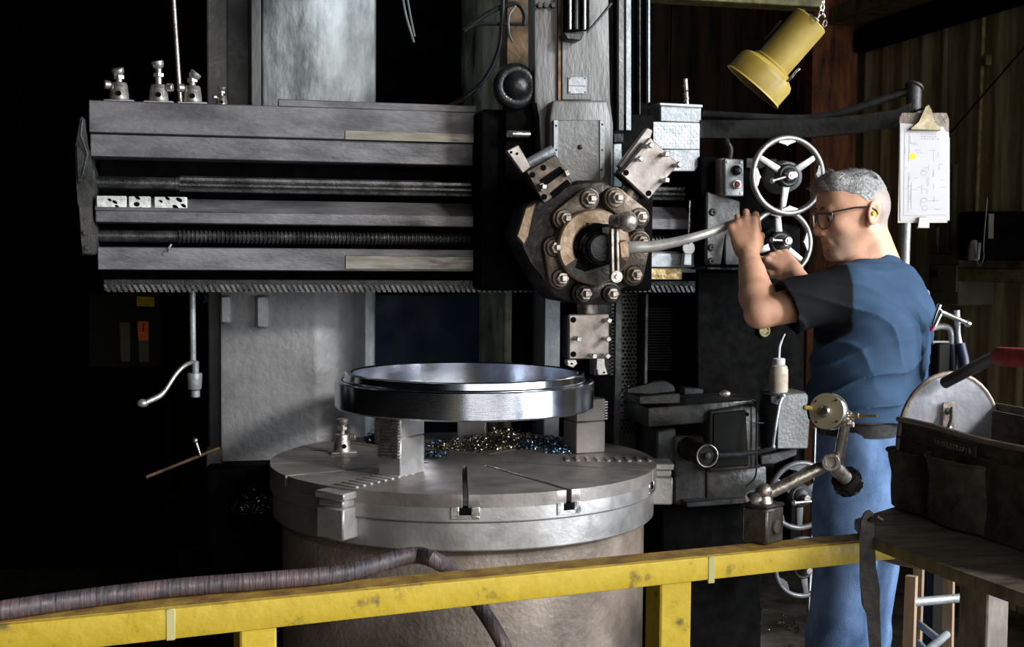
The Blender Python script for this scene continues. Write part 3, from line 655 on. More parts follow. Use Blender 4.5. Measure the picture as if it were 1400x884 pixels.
def stack(rows, F, L, k=.02, op='u', pw=2.3):
    """trunk from rows of (z, cx, cy, half depth, half width); F, L are its forward and left directions"""
    rows = np.array(rows, float); zs = rows[:, 0]
    def fn(X, Y, Z):
        cx, cy, a, b = [np.interp(Z, zs, rows[:, i]) for i in range(1, 5)]
        f = (X - cx) * F[0] + (Y - cy) * F[1]; l = (X - cx) * L[0] + (Y - cy) * L[1]
        q = (np.abs(f / a) ** pw + np.abs(l / b) ** pw) ** (1 / pw)
        d = (q - 1) * np.minimum(a, b) * .9; dz = np.maximum(zs[0] - Z, Z - zs[-1])
        return np.maximum(d, dz)
    m = rows[:, 3:5].max()
    return (fn, ((rows[:, 1].min() - m, rows[:, 2].min() - m, zs[0]), (rows[:, 1].max() + m, rows[:, 2].max() + m, zs[-1])), k, op)
def vn(*a): return Vector(a).normalized()
# ------------------------------------------------------------------ pose of the operator
fw = vn(-.62, .785, 0); lf = V(-fw.y, fw.x, 0) * 1.0; lf = V(-.785, -.62, 0)         # chest direction, his left
hf0 = vn(-.997, .075, 0); HL = V(-.075, -.997, 0).normalized()                                     # head direction, its left
tilt = R(7); HF = (hf0 * math.cos(tilt) - V(0, 0, 1) * math.sin(tilt)).normalized(); HU = (V(0, 0, 1) * math.cos(tilt) + hf0 * math.sin(tilt)).normalized()
DM = 3.5
HC = PD(1166, 291, DM)
neck0 = PD(1186, 346, DM + .01); neck1 = PD(1197, 372, DM + .02)
shL = PD(1158, 398, DM - .09); shR = PD(1202, 394, DM + .17)
elL = PD(1040, 428, DM - .12); wrL = PD(1023, 346, DM + .06); knL = PD(1014, 296, DM + .10)
elR = PD(1122, 430, DM + .26); wrR = PD(1087, 374, DM + .40); knR = PD(1058, 349, DM + .46)
man = thing('person', 'man in navy t-shirt with black sleeves, jeans and safety glasses pulling the long lever', 'person', (PD(1185, 575, DM).x, PD(1185, 575, DM).y, 0))
def H(f, l, u): return HC + HF * f + HL * l + HU * u
hax = (HF, HL, HU)
head = [
    elli(H(-.004, 0, .03), (.094, .076, .076), hax, .01), elli(H(.03, 0, -.03), (.058, .062, .085), hax, .03),
    elli(H(-.045, 0, .005), (.05, .066, .06), hax, .03), elli(H(.055, 0, .04), (.032, .055, .042), hax, .025),
    cone(H(-.012, .052, -.05), H(.06, .018, -.104), .019, .017, .02), cone(H(-.012, -.052, -.05), H(.06, -.018, -.104), .019, .017, .02),
    cone(H(.066, .012, -.103), H(.066, -.012, -.103), .0195, .0195, .015), elli(H(.045, 0, -.08), (.04, .042, .035), hax, .02),
    cone(H(.078, .034, .018), H(.084, .008, .014), .0115, .010, .012), cone(H(.078, -.034, .018), H(.084, -.008, .014), .0115, .010, .012),
    elli(H(.058, .043, -.022), (.024, .018, .02), hax, .018), elli(H(.058, -.043, -.022), (.024, .018, .02), hax, .018),
    elli(H(.0865, .031, -.004), (.016, .0165, .012), hax, .008, 's'), elli(H(.0865, -.031, -.004), (.016, .0165, .012), hax, .008, 's'),
    cone(H(.086, 0, .008), H(.1035, 0, -.037), .0095, .0138, .009), cone(H(.098, .0115, -.043), H(.084, .016, -.042), .0092, .0082, .005), cone(H(.098, -.0115, -.043), H(.084, -.016, -.042), .0092, .0082, .005), elli(H(.099, .008, -.0535), (.006, .004, .004), hax, .003, 's'), elli(H(.099, -.008, -.0535), (.006, .004, .004), hax, .003, 's'),
    elli(H(.078, 0, -.064), (.014, .028, .022), hax, .014), cone(H(.083, .018, -.0695), H(.0895, 0, -.067), .0045, .0055, .006), cone(H(.083, -.018, -.0695), H(.0895, 0, -.067), .0045, .0055, .006),
    cone(H(.082, .016, -.0785), H(.088, 0, -.0805), .005, .0062, .006), cone(H(.082, -.016, -.0785), H(.088, 0, -.0805), .005, .0062, .006),
    cone(H(.0895, .023, -.0745), H(.0965, 0, -.0735), .0028, .003, .003, 's'), cone(H(.0895, -.023, -.0745), H(.0965, 0, -.0735), .0028, .003, .003, 's'),
    cone(H(.091, .024, -.046), H(.076, .043, -.078), .003, .0025, .009, 's'), cone(H(.091, -.024, -.046), H(.076, -.043, -.078), .003, .0025, .009, 's'), cone(H(.082, .015, -.094), H(.082, -.015, -.094), .003, .003, .006, 's'),
]
for s in (1, -1):
    q = H(-.022, .072 * s, -.004); eu = (HU * .96 - HF * .28).normalized(); ef = (HF * .96 + HU * .28).normalized()
    el = (HL * s * .94 - HF * .34).normalized(); ef2 = (ef + el * .12).normalized()
    head += [elli(q + el * .006, (.021, .008, .034), (ef2, el, eu), .006), elli(q + el * .0135 + ef * .003 + eu * .002, (.0125, .006, .023), (ef2, el, eu), .004, 's'), elli(q - eu * .028 + ef * .004, (.008, .006, .009), (ef, el, eu), .006), elli(q + ef * .012 + el * .005, (.005, .005, .008), (ef, el, eu), .004)]
neck = [cone(H(-.03, 0, -.06), neck1, .056, .062, .03), cone(PD(1200, 330, DM + .02), PD(1212, 372, DM + .03), .03, .045, .03), cone(PD(1165, 345, DM - .01), PD(1178, 372, DM - .01), .03, .04, .03)]
def arm(sh, el, wr, r0=.052):
    m1 = sh + (el - sh) * .55; mid = el + (wr - el) * .27; m2 = el + (wr - el) * .68; k = .008; side = (sh - el).normalized()
    return [cone(sh, m1, r0, r0 * .93, k), cone(m1, el, r0 * .93, .0385, k), cone(el, mid, .0385, .0485, k), cone(mid, m2, .0485, .036, k), cone(m2, wr, .0345, .0265, k), cone(el - side * .012, el + side * .02, .028, .03, .02), cone(m2, wr + (wr - el).normalized() * .015, .026, .024, .012)]
def hand(wr, ey, ez, s, curls, spread=(.10, .03, -.04, -.12), thumb=None, sc_=1.0):
    """wr wrist, ey towards the knuckles, ez out of the back of the hand, s=+1 when the thumb is on +ex"""
    ey = ey.normalized(); ez = (ez - ey * ez.dot(ey)).normalized(); ex = ey.cross(ez) * s; out = []
    P = lambda x, y, z: wr + (ex * x + ey * y + ez * z) * sc_
    base = [(.033, .090), (.011, .096), (-.011, .092), (-.031, .082)]; lens = [(.043, .026, .021), (.047, .030, .023), (.043, .028, .022), (.034, .021, .019)]; rad = [(.0098, .0092, .0078), (.0100, .0094, .008), (.0096, .009, .0076), (.0088, .008, .007)]
    for i, (bx_, by_) in enumerate(base):
        a = P(bx_ * .55, .012, 0); b = P(bx_, by_, .003); out.append(cone(a, b, .0165 * sc_, .0125 * sc_, .012)); out.append(elli(P(bx_, by_, .006), (.0105, .0115, .0095), (ex, ey, ez), .008))
        p_ = b; ang = 0
        for j in range(3):
            ang += curls[i][j]; d = (ey * math.cos(ang) - ez * math.sin(ang) + ex * spread[i] * (1 if j == 0 else .3)).normalized(); q = p_ + d * lens[i][j] * sc_
            out.append(cone(p_, q, rad[i][j] * sc_, (rad[i][j] - .0009) * sc_, .0022)); p_ = q
    out.append(elli(P(0, .052, -.006), (.036, .045, .0165), (ex, ey, ez), .014)); out.append(elli(P(.026, .034, -.012), (.017, .03, .016), (ex, ey, ez), .012)); out.append(elli(P(-.025, .034, -.010), (.013, .03, .014), (ex, ey, ez), .012))
    t = thumb or [(.030, .028, -.012), (.05, .052, -.02), (.055, .082, -.03), (.05, .105, -.036)]
    for (a, b, r0, r1) in ((0, 1, .015, .0125), (1, 2, .0125, .011), (2, 3, .0108, .0085)): out.append(cone(P(*t[a]), P(*t[b]), r0 * sc_, r1 * sc_, .006))
    return out
view = (HC - CAM).normalized()
eyL = knL - wrL; ezL = (-view + V(.0, 0, .05))
handL = hand(wrL, eyL, ezL, 1, [(.75, 1.5, .9), (.62, 1.55, .9), (.66, 1.5, .9), (.8, 1.45, .9)], thumb=[(.030, .028, -.012), (.038, .055, -.03), (.028, .075, -.046), (.008, .085, -.052)])
eyR = knR - wrR; ezR = (-view * .75 + V(.15, -.2, .62))
handR = hand(wrR, eyR, ezR, -1, [(.35, .7, .4), (.8, 1.3, .7), (.95, 1.35, .8), (1.0, 1.35, .8)], thumb=[(.030, .028, -.008), (.047, .052, -.014), (.052, .082, -.018), (.046, .107, -.02)])
# trunk
wz = 1.07
cW = PD(1183, 600, DM); cB = PD(1186, 520, DM); cC = PD(1196, 440, DM); cS = PD(1190, 395, DM + .02)
trunk_rows = [(.84, cW.x, cW.y, .09, .13), (.95, cW.x, cW.y, .098, .14), (wz, cW.x, cW.y, .10, .142), (cB.z, cB.x, cB.y, .115, .158), (cC.z, cC.x, cC.y, .125, .178), (cS.z - .02, cS.x, cS.y, .105, .185), (cS.z + .03, cS.x, cS.y, .075, .15)]
trunk = [stack(trunk_rows, fw, lf, .03)]
body = trunk + neck + head + arm(shL, elL, wrL) + arm(shR, elR, wrR, .05) + handL + handR
pts_ = [HC, elL, wrL, knL, elR, wrR, knR, cW, shL, shR]
lo = (min(p.x for p in pts_) - .12, min(p.y for p in pts_) - .16, 1.0); hi = (max(p.x for p in pts_) + .17, max(p.y for p in pts_) + .14, 1.80)
bv, bq = sdf_mesh(body, lo, hi, .0026)
HCn, HFn, HLn, HUn = A_(HC), A_(HF), A_(HL), A_(HU)
def sstep(a, b, x): t = np.clip((x - a) / (b - a), 0, 1); return t * t * (3 - 2 * t)
def skin_tint(v):
    q = v - HCn; f, l, u = q @ HFn, q @ HLn, q @ HUn; al = np.abs(l); base = np.tile(A_((.60, .325, .21)), (len(v), 1))
    def mix(m, c):
        nonlocal base; base = base * (1 - m[:, None]) + A_(c) * m[:, None]
    onhead = (np.linalg.norm(q, axis=1) < .2)
    lips = onhead * sstep(.006, .003, np.abs(u + .0735 + .0) - .006) * sstep(.026, .018, al) * sstep(.075, .083, f); mix(lips * .6, (.42, .14, .10))
    stub = onhead * sstep(-.035, -.06, u + .0 - .3 * (f < .03) * 0) * sstep(.02, .05, f + .0) * sstep(-.135, -.11, u) ; mix(stub * .45 * (1 - lips), (.33, .26, .22))
    red = onhead * (np.exp(-((f - .09) ** 2 + l ** 2 + (u + .035) ** 2) / .0005) + .8 * np.exp(-((al - .075) ** 2 + (f + .022) ** 2 + u ** 2) / .0011)); mix(np.clip(red, 0, 1) * .45, (.56, .19, .12))
    line = np.where(f > -.03, .018 + .95 * np.maximum(f + .012, 0), -.055 + .0 * f); near_ear = (al > .06) * (np.abs(f + .02) < .028) * (u < .03)
    hairline = onhead * sstep(.0, .018, u - line) * (1 - near_ear); mix(hairline * .82, (.245, .23, .22))
    return np.concatenate([base, np.ones((len(v), 1))], 1)
def tint_mat(name, rough, nscale, amount, bump, bscale, spec=.4, sss=0, stretch=(1, 1, 1)):
    m = bpy.data.materials.new(name); m.use_nodes = True; N = m.node_tree.nodes; L = m.node_tree.links; b = N['Principled BSDF']
    at = N.new('ShaderNodeVertexColor'); at.layer_name = 'tint'; tc = N.new('ShaderNodeTexCoord'); mp = N.new('ShaderNodeMapping'); mp.inputs['Scale'].default_value = stretch; L.new(tc.outputs['Object'], mp.inputs[0])
    nz = N.new('ShaderNodeTexNoise'); nz.inputs['Scale'].default_value = nscale; nz.inputs['Detail'].default_value = 5; L.new(mp.outputs[0], nz.inputs[0])
    mr = N.new('ShaderNodeMapRange'); mr.inputs[1].default_value = .3; mr.inputs[2].default_value = .7; mr.inputs[3].default_value = 1 - amount; mr.inputs[4].default_value = 1 + amount; L.new(nz.outputs[0], mr.inputs[0])
    mx = N.new('ShaderNodeMix'); mx.data_type = 'RGBA'; mx.blend_type = 'MULTIPLY'; mx.inputs[0].default_value = 1; L.new(at.outputs[0], mx.inputs[6]); L.new(mr.outputs[0], mx.inputs[7]); L.new(mx.outputs[2], b.inputs['Base Color'])
    b.inputs['Roughness'].default_value = rough; b.inputs['Specular IOR Level'].default_value = spec
    if sss: b.inputs['Subsurface Weight'].default_value = sss; b.inputs['Subsurface Radius'].default_value = (.012, .004, .002); b.inputs['Subsurface Scale'].default_value = 1
    if bump:
        n2 = N.new('ShaderNodeTexNoise'); n2.inputs['Scale'].default_value = bscale; L.new(mp.outputs[0], n2.inputs[0]); bp = N.new('ShaderNodeBump'); bp.inputs['Strength'].default_value = bump; bp.inputs['Distance'].default_value = .002; L.new(n2.outputs[0], bp.inputs['Height']); L.new(bp.outputs[0], b.inputs['Normal'])
    return m
M['skin'] = tint_mat('skin', .48, 22, .16, .25, 240, .35, .08)
body_o = mesh_from('body', bv, bq, M['skin'], man, 1, skin_tint)
# eyes and brows
M['eye'] = mat('eye_white', (.7, .66, .62), None, .2, 0, rvar=0); M['iris'] = mat('dark_iris', (.03, .02, .015), None, .15, 0, rvar=0); M['brow'] = mat('grey_brown_brow', (.07, .06, .055), None, .8, 0, rvar=0)
for s in (1, -1):
    e_ = MB(); e_.ell(H(.0725, .031 * s, -.004), .0118, n=16, m=12); eo = e_.build('eye', M['eye'], man)
    i_ = MB(); gz = (HF * .96 - HU * .26).normalized(); i_.ell(H(.0725, .031 * s, -.004) + gz * .0088, .0048, n=12, m=8); i_.build('iris', M['iris'], eo)
    l_ = MB(); l_.tube([H(.0845 - .012 * abs(t) ** 2, (.031 + .015 * t) * s, .0035 - .003 * t * t) for t in (-1, -.5, 0, .5, 1)], .0022, 6); l_.build('eyelid', mat('lid_skin', (.4, .2, .13), None, .5, 0, rvar=0), eo)
    b_ = MB(); b_.tube([H(.0945, .010 * s, .019), H(.0935, .022 * s, .0225), H(.086, .036 * s, .0225), H(.074, .047 * s, .017)], [.003, .0042, .0038, .0015], 6); b_.build('eyebrow', M['brow'], man)
# hair: cropped grey cap plus brushed strands on top
M['hair'] = mat('grey_hair', (.13, .126, .122), (.33, .32, .31), .6, 0, 130, .8, 260, (1, 1, 1), spec=.3)
M['strand'] = mat('grey_hair_strand', (.16, .157, .152), (.7, .69, .68), .5, 0, 130, 0, spec=.4)
cap = [elli(H(-.006, 0, .038), (.0945, .0745, .0745), hax, 0),
       cone(H(.054, .03, .086), H(.054, -.03, .086), .027, .027, .02), elli(H(.0, 0, .084), (.075, .058, .028), hax, .025)]
cap += [elli(H(.108, 0, -.012), (.06, .2, .088), hax, .012, 's'), elli(H(.02, 0, -.075), (.10, .2, .075), hax, .012, 's'), elli(H(-.022, .085, -.004), (.026, .03, .038), hax, .008, 's'), elli(H(-.022, -.085, -.004), (.026, .03, .038), hax, .008, 's'), plane_cut(H(-.02, 0, .036), (-HU * .97 - HF * .24).normalized())]
hv, hq = sdf_mesh(cap, A_(HC) - .16, A_(HC) + .17, .003)
hair = mesh_from('hair', hv, hq, M['hair'], man, 1)
hs = MB(); rnd = random.Random(3)
for i in range(2600):
    l = rnd.uniform(-.055, .055); f = rnd.uniform(-.06, .083); u = .034 + .080 * math.sqrt(max(0, 1 - (l / .085) ** 2 - ((f + .01) / .118) ** 2)) - .004
    if f > .05: u = max(u, .093 - (f - .05) * .5 - abs(l) * .25)
    a = H(f, l, u); ln = rnd.uniform(.016, .028) * (1.35 if f > .03 else .8); dr_ = (HF * rnd.uniform(.35, 1.0) + HL * rnd.uniform(-.4, .4) + HU * rnd.uniform(.15, .8)).normalized(); sd = dr_.cross(HU).normalized() * rnd.uniform(.0008, .0019)
    b = a + dr_ * ln * .6; c = a + dr_ * ln + HF * .004 - HU * .003
    va = [hs.v(a + sd), hs.v(a - sd), hs.v(b - sd), hs.v(b + sd), hs.v(c)]; hs.f(va[:4]); hs.f([va[3], va[2], va[4]])
for i in range(4200):
    sd_ = rnd.choice((1, 1, -1)); f = rnd.uniform(-.095, .055); u = rnd.uniform(-.03, .085) if i % 2 else rnd.uniform(.03, .075); ln_ = .018 + .95 * max(f + .012, 0) if f > -.03 else -.05
    if u < ln_ + .012 or (abs(f + .02) < .03 and u < .034): continue
    e2 = 1 - ((f + .004) / .0945) ** 2 - ((u - .03) / .0765) ** 2
    if e2 <= .01: continue
    l = .0763 * math.sqrt(e2) * sd_; a = H(f, l, u); nn_ = (HF * (f / .0089) + HL * (l / .0058) + HU * ((u - .03) / .0071)).normalized(); tdir_ = (-HU * .8 - HF * .5 + HF * rnd.uniform(-.3, .3)); tdir_ = (tdir_ - nn_ * tdir_.dot(nn_)).normalized()
    b = a + tdir_ * (rnd.uniform(.006, .012) if i % 2 else rnd.uniform(.010, .018)) + nn_ * .0016; w_ = nn_.cross(tdir_) * .0006; hs.f([hs.v(a + w_ + nn_ * .0004), hs.v(a - w_ + nn_ * .0004), hs.v(b)])
tag(hs.build('hair_strand', M['strand'], hair, 180), kind='stuff')
# safety glasses and ear plug
M['frame'] = mat('black_glasses_frame', (.012, .012, .013), None, .3, 0, rvar=0)
M['lens'] = mat('clear_lens', (.9, .92, .93), None, .03, 0, rvar=0, Transmission_Weight=1.0, IOR=1.1)
gl = MB()
def gf(l, u): return H(.106 - 4.6 * l * l, l, u)
gl.tube([H(-.012, .083, .013), H(.03, .0825, .015), gf(.066, .010)], .0024, 8); gl.tube([H(-.012, -.083, .013), H(.03, -.0825, .015), gf(-.066, .010)], .0024, 8)
gl.tube([H(-.012, .083, .013), H(-.03, .08, .003), H(-.036, .077, -.012)], .0022, 8)
gl.tube([gf(l, .010 - .004 * abs(l) / .06) for l in np.linspace(-.066, .066, 15)], .0028, 8)
glo = gl.build('safety_glasses', M['frame'], man)
for s in (1, -1):
    n_ = [(.008, .006), (.012, -.02), (.028, -.034), (.05, -.03), (.064, -.012), (.066, .008), (.035, .008)]
    r_ = MB(); r_.tube([gf(l * s, u) for l, u in n_], .0013, 6, closed=True); r_.build('lens_rim', M['frame'], glo)
    le = MB(); vs = [le.v(gf(l * s, u)) for l, u in n_]; vs2 = [le.v(gf(l * s, u) - HF * .0018) for l, u in n_]
    le.f(vs); le.f(vs2[::-1])
    for i in range(len(vs)): le.f([vs[i], vs[(i + 1) % len(vs)], vs2[(i + 1) % len(vs)], vs2[i]])
    le.build('lens', M['lens'], glo)
ep = MB(); q = H(-.020, .082, -.006); ep.cyl(q - HL * .004, q + HL * .010, .0065, .0048, 12); ep.build('ear_plug', mat('yellow_foam', (.8, .62, .03), None, .7, 0, rvar=0), man)
# ------------------------------------------------------------------ t-shirt
def wr_noise(X, Y, Z):
    f = (X - cC.x) * fw.x + (Y - cC.y) * fw.y; l = (X - cC.x) * lf.x + (Y - cC.y) * lf.y
    a = Z * 46 + l * 26 + 1.6 * np.sin(l * 14 + Z * 6) + 1.2 * np.sin(f * 17); wgt = np.exp(-((Z - 1.17) / .13) ** 2)
    b = Z * 30 - l * 34 + 1.5 * np.sin(Z * 13 + f * 9); w2 = np.exp(-((Z - 1.38) / .12) ** 2)
    r = lambda t: 1 - np.abs(np.sin(t))
    return -.011 * wgt * r(a * 1.05) ** 2.5 - .007 * w2 * r(b * .9) ** 2.5 + .003 * np.sin(Z * 55 + l * 31 + 2 * np.sin(l * 25)) * wgt
slE = shL + (elL - shL) * .70; slER = shR + (elR - shR) * .66
sh_rows = [(1.0, cW.x, cW.y, .125, .17), (1.09, cW.x, cW.y, .128, .172), (1.14, cB.x, cB.y, .138, .184), (cB.z, cB.x, cB.y, .137, .184), (cC.z, cC.x, cC.y, .136, .190), (cS.z - .02, cS.x, cS.y, .114, .190), (cS.z + .042, cS.x, cS.y, .075, .13)]
bk = PD(1222, 352, DM + .03)
shirt = [stack(sh_rows, fw, lf, .02), cone(shR + lf * .02, PD(1196, 370, DM + .03), .062, .058, .05), cone(shL - lf * .02 + V(0, 0, .005), PD(1196, 370, DM), .06, .055, .05), elli(PD(1222, 424, DM + .05), (.085, .11, .12), (fw, lf, V(0, 0, 1)), .06),
         cone(shL, slE + (slE - shL).normalized() * .06, .066, .074, .03), cone(shR, slER + (slER - shR).normalized() * .06, .066, .07, .03)]
dL = (elL - shL).normalized(); dR = (elR - shR).normalized()
bbx = (tuple(A_(slE) - .13), tuple(A_(slE) + .13))
def cap_cut(p, n, r):
    p, n = A_(p), A_(n)
    def fn(X, Y, Z):
        x, y, z = X - p[0], Y - p[1], Z - p[2]; h = x * n[0] + y * n[1] + z * n[2]; rad = np.sqrt(np.maximum(x * x + y * y + z * z - h * h, 0)); return np.maximum(-h, rad - r)
    return (fn, (p - r, p + r), 0, 's')
shirt += [cap_cut(slE, (dL + V(0, 0, -.12)).normalized(), .13), cap_cut(slER, dR, .12),
          cone(slE - dL * .03, slE + dL * .08, .058, .066, .002, 's'),
          elli(PD(1180, 349, DM + .01), (.066, .064, .05), (vn(-.9, .43, .0), vn(-.43, -.9, 0), vn(.3, 0, 1)), .006, 's'), plane_cut(V(0, 0, 1.112), -V(0, 0, 1))]
shirt += [(wr_noise, ((-9, -9, -9), (9, 9, 9)), 0, 'd')]
slo = (min(elL.x, cW.x - .25, shL.x - .1) - .02, min(shL.y, elL.y, cW.y) - .22, 1.0); shi = (max(cW.x, cC.x) + .28, max(cW.y, elR.y) + .3, 1.60)
sv, sq = sdf_mesh(shirt, slo, shi, .0035)
def shirt_tint(v):
    c = np.tile(A_((.03, .058, .105)), (len(v), 1))
    for sh, el in ((shL, elL), (shR, elR)):
        d = A_((el - sh).normalized()); q = v - A_(sh); h = q @ d; rad = np.linalg.norm(q - h[:, None] * d, axis=1)
        m = sstep(-.004, .004, h - .012 + .25 * (q @ A_((0, 0, 1)))) * sstep(.125, .115, rad) ; c = c * (1 - m[:, None]) + A_((.005, .005, .0055)) * m[:, None]
    return np.concatenate([c, np.ones((len(v), 1))], 1)
M['shirt'] = tint_mat('navy_and_black_jersey', .85, 9, .2, .35, 420, .15)
mesh_from('t_shirt', sv, sq, M['shirt'], man, 1, shirt_tint)
# ------------------------------------------------------------------ jeans, belt, boots
hipL = V(cW.x, cW.y, .93) + lf * .085; hipR = V(cW.x, cW.y, .93) - lf * .085
knLg = V(hipL.x, hipL.y, .50) + fw * .03; knRg = V(hipR.x, hipR.y, .50) + fw * .04; anL = V(hipL.x, hipL.y, .09) - fw * .01; anR = V(hipR.x, hipR.y, .09) + fw * .01
def jn(X, Y, Z):
    f = (X - cW.x) * fw.x + (Y - cW.y) * fw.y; l = (X - cW.x) * lf.x + (Y - cW.y) * lf.y
    return -.006 * (1 - np.abs(np.sin(Z * 17 + f * 22 + 1.5 * np.sin(l * 20)))) ** 2 * np.exp(-((Z - .52) / .16) ** 2) + .0028 * np.sin(l * 40 + f * 25 + 2 * np.sin(Z * 9))
jeans = [stack([(.80, cW.x, cW.y, .115, .16), (.93, cW.x, cW.y, .123, .163), (1.1, cW.x, cW.y, .113, .152)], fw, lf, .03)]
for h_, k_, a_ in ((hipL, knLg, anL), (hipR, knRg, anR)): jeans += [cone(h_ - V(0, 0, .03), k_, .092, .076, .03), cone(k_, a_, .076, .072, .02)]
jeans += [plane_cut(V(0, 0, .08), -V(0, 0, 1)), plane_cut(V(0, 0, 1.092), V(0, 0, 1)), (jn, ((-9, -9, -9), (9, 9, 9)), 0, 'd')]
jv, jq = sdf_mesh(jeans, (cW.x - .33, cW.y - .33, .05), (cW.x + .33, cW.y + .33, 1.1), .0065)
M['denim'] = mat('blue_denim', (.06, .105, .2), (.115, .185, .32), .85, 0, 14, .4, 500, (1, 1, .6), spec=.15)
jo = mesh_from('jeans', jv, jq, M['denim'], man, 2)
bl = MB(); ring_ = []
for k in range(48):
    t = 2 * math.pi * k / 48; c_, s_ = math.cos(t), math.sin(t); q_ = 1 / ((abs(c_) ** 2.3 + abs(s_) ** 2.3) ** (1 / 2.3)); p_ = V(cW.x, cW.y, 0) + fw * (.114 * c_ * q_) + lf * (.153 * s_ * q_); ring_.append(p_)
def band(z0, z1, e):
    out = []
    for z in (z0, z1): out.append([bl.v(V(cW.x, cW.y, 0) + (p - V(cW.x, cW.y, 0)) * e + V(0, 0, z)) for p in ring_])
    return out
o1 = band(1.074, 1.110, 1.02); i1 = band(1.074, 1.110, .95); bl.skin(o1[0], o1[1]); bl.skin(i1[1], i1[0]); bl.skin(i1[0], o1[0]); bl.skin(o1[1], i1[1])
bl.build('belt', mat('dark_leather_belt', (.008, .007, .007), (.018, .016, .015), .6, 0, 20, .3, 90, spec=.2), man)
for a_ in (anL, anR):
    bt = [cone(a_ + V(0, 0, .06), a_ - V(0, 0, .03), .062, .055, .02), cone(a_ + V(0, 0, -.045), a_ + fw * .15 + V(0, 0, -.05), .047, .043, .03), cone(a_ - fw * .05 + V(0, 0, -.05), a_ + V(0, 0, -.05), .04, .045, .03), plane_cut(V(0, 0, .0), -V(0, 0, 1))]
    v_, q_ = sdf_mesh(bt, A_(a_) - (.25, .25, .11), A_(a_) + (.25, .25, .14), .007); mesh_from('boot', v_, q_, M['rubber'], man, 2)
# ================================================================== feed box with handwheels at the rail's right end
def slabt(l, Y0, Y1, bev=.004, seg=1): return slab(l, Y0, Y1, bev, seg)
fb = thing('feed_box', 'black feed gearbox at the right end of the crossrail behind the handwheels', 'gearbox', (1.78, 4.0, 1.3))
slab([(958, 212), (1034, 218), (1034, 262), (1040, 300), (1096, 310), (1096, 366), (958, 366)], 3.86, 4.12, .012, 2).build('housing', M['black'], fb)
fp = slab([(967, 262), (1012, 275), (1012, 300), (990, 318), (986, 362), (966, 362)], 3.84, 3.862, .004).build('face_plate', M['ram_plate'], fb)
for x, y in ((974, 290), (972, 338), (972, 357)): MB().lathe([(.012, 0), (.012, .004), (.008, .008), (.005, .008), (.005, .003)], PY(x, y, 3.841), (0, -1, 0), 16).build('bolt', M['dark_iron'], fp)
slab([(992, 300), (1040, 320), (1040, 362), (992, 362)], 3.845, 3.862, .006, 2).build('cast_boss', M['column'], fb)
slab([(966, 364), (1100, 367), (1100, 372), (966, 369)], 3.82, 4.0, .003).build('ledge', M['black_gloss'], fb)
hbx = MB(); q = PY(1040, 240, 3.9); hbx.lathe([(.052, 0), (.052, .05), (.045, .06), (.045, .09), (.03, .1)], PY(1062, 243, 3.86), (0, -1, 0), 32); hbx.build('bearing_hub', M['galv_dark'], fb)
hbx = MB(); hbx.lathe([(.05, 0), (.05, .05), (.04, .06), (.04, .09), (.03, .1)], PY(1052, 332, 3.86), (0, -1, 0), 32); hbx.build('bearing_hub', M['dark_iron'], fb)
slab([(1020, 215), (1062, 217), (1064, 226), (1040, 231), (1020, 230)], 3.85, 3.87, .003).build('link_plate', M['dark_iron'], fb)
def handwheel(label, c, rad, Y, rim, spokes, mt, crank=None, grp=None, bumps=4, th=.0098):
    o = PY(c[0], c[1], Y); t_ = thing('handwheel', label, 'handwheel', (o.x, Y, o.z - rad)); X_, Z_ = V(1, 0, 0), V(0, 0, 1)
    m_ = MB(); m_.torus(o, (0, -1, 0), rad - th, th, 64, 12); rm = m_.build('rim', M[mt], t_)
    for k in range(bumps):
        a = 2 * math.pi * (k + .15) / bumps + R(80); d = X_ * math.cos(a) + Z_ * math.sin(a); e = -X_ * math.sin(a) + Z_ * math.cos(a); rr = rad - th * 2
        MB().prism([(-.038, .004), (-.026, -.002), (-.017, -.011), (-.008, -.0135), (0, -.0125), (.008, -.0135), (.017, -.011), (.026, -.002), (.038, .004)], o + d * (rr + .001) + V(0, .007, 0), e, d, (0, -.014, 0), .003).build('finger_grip', M[mt], rm)
    for a in spokes:
        a = R(a); d = X_ * math.cos(a) + Z_ * math.sin(a); e = -X_ * math.sin(a) + Z_ * math.cos(a)
        MB().prism([(.02, -.013), (rad - th, -.009), (rad - th, .009), (.02, .013)], o + V(0, .012, 0), d, e, (0, -.014, 0), .004, 2).build('spoke', M[mt], t_)
    h_ = MB(); h_.lathe([(.036, -.02), (.036, .006), (.031, .012), (.024, .012), (.024, .016), (.018, .022), (.012, .024)], o, (0, -1, 0), 32); h_.build('hub', M['dark_iron'], t_)
    s_ = MB(); s_.cyl(o + V(0, .05, 0), o + V(0, -.05, 0), .0095, n=16); s_.build('shaft', M['bolt'], t_)
    if crank:
        a, b = PY(*crank[0], Y - .045), PY(*crank[1], Y - .045); k_ = MB(); k_.cyl(a, b, .0045, n=10); k_.ell(a, .0085, n=12, m=8); k_.bcyl(b + V(0, .012, 0), b + V(0, -.014, 0), .014, .003, 16); k_.cyl(b + V(0, -.012, 0), b + V(0, -.018, 0), .006, n=10); k_.build('crank_pin', M['bright'], t_)
    return t_
handwheel('polished steel handwheel above the operator\'s hands, left of his head', (1077, 240), .126, 3.72, 1, (33, 150, 262), 'wheel', ((1056, 247), (1080, 240)), None)
handwheel('lower polished handwheel half hidden by the operator\'s hands', (1066, 332), .112, 3.74, 1, (-35, 95, 200), 'wheel', ((1056, 328), (1076, 329)), None)
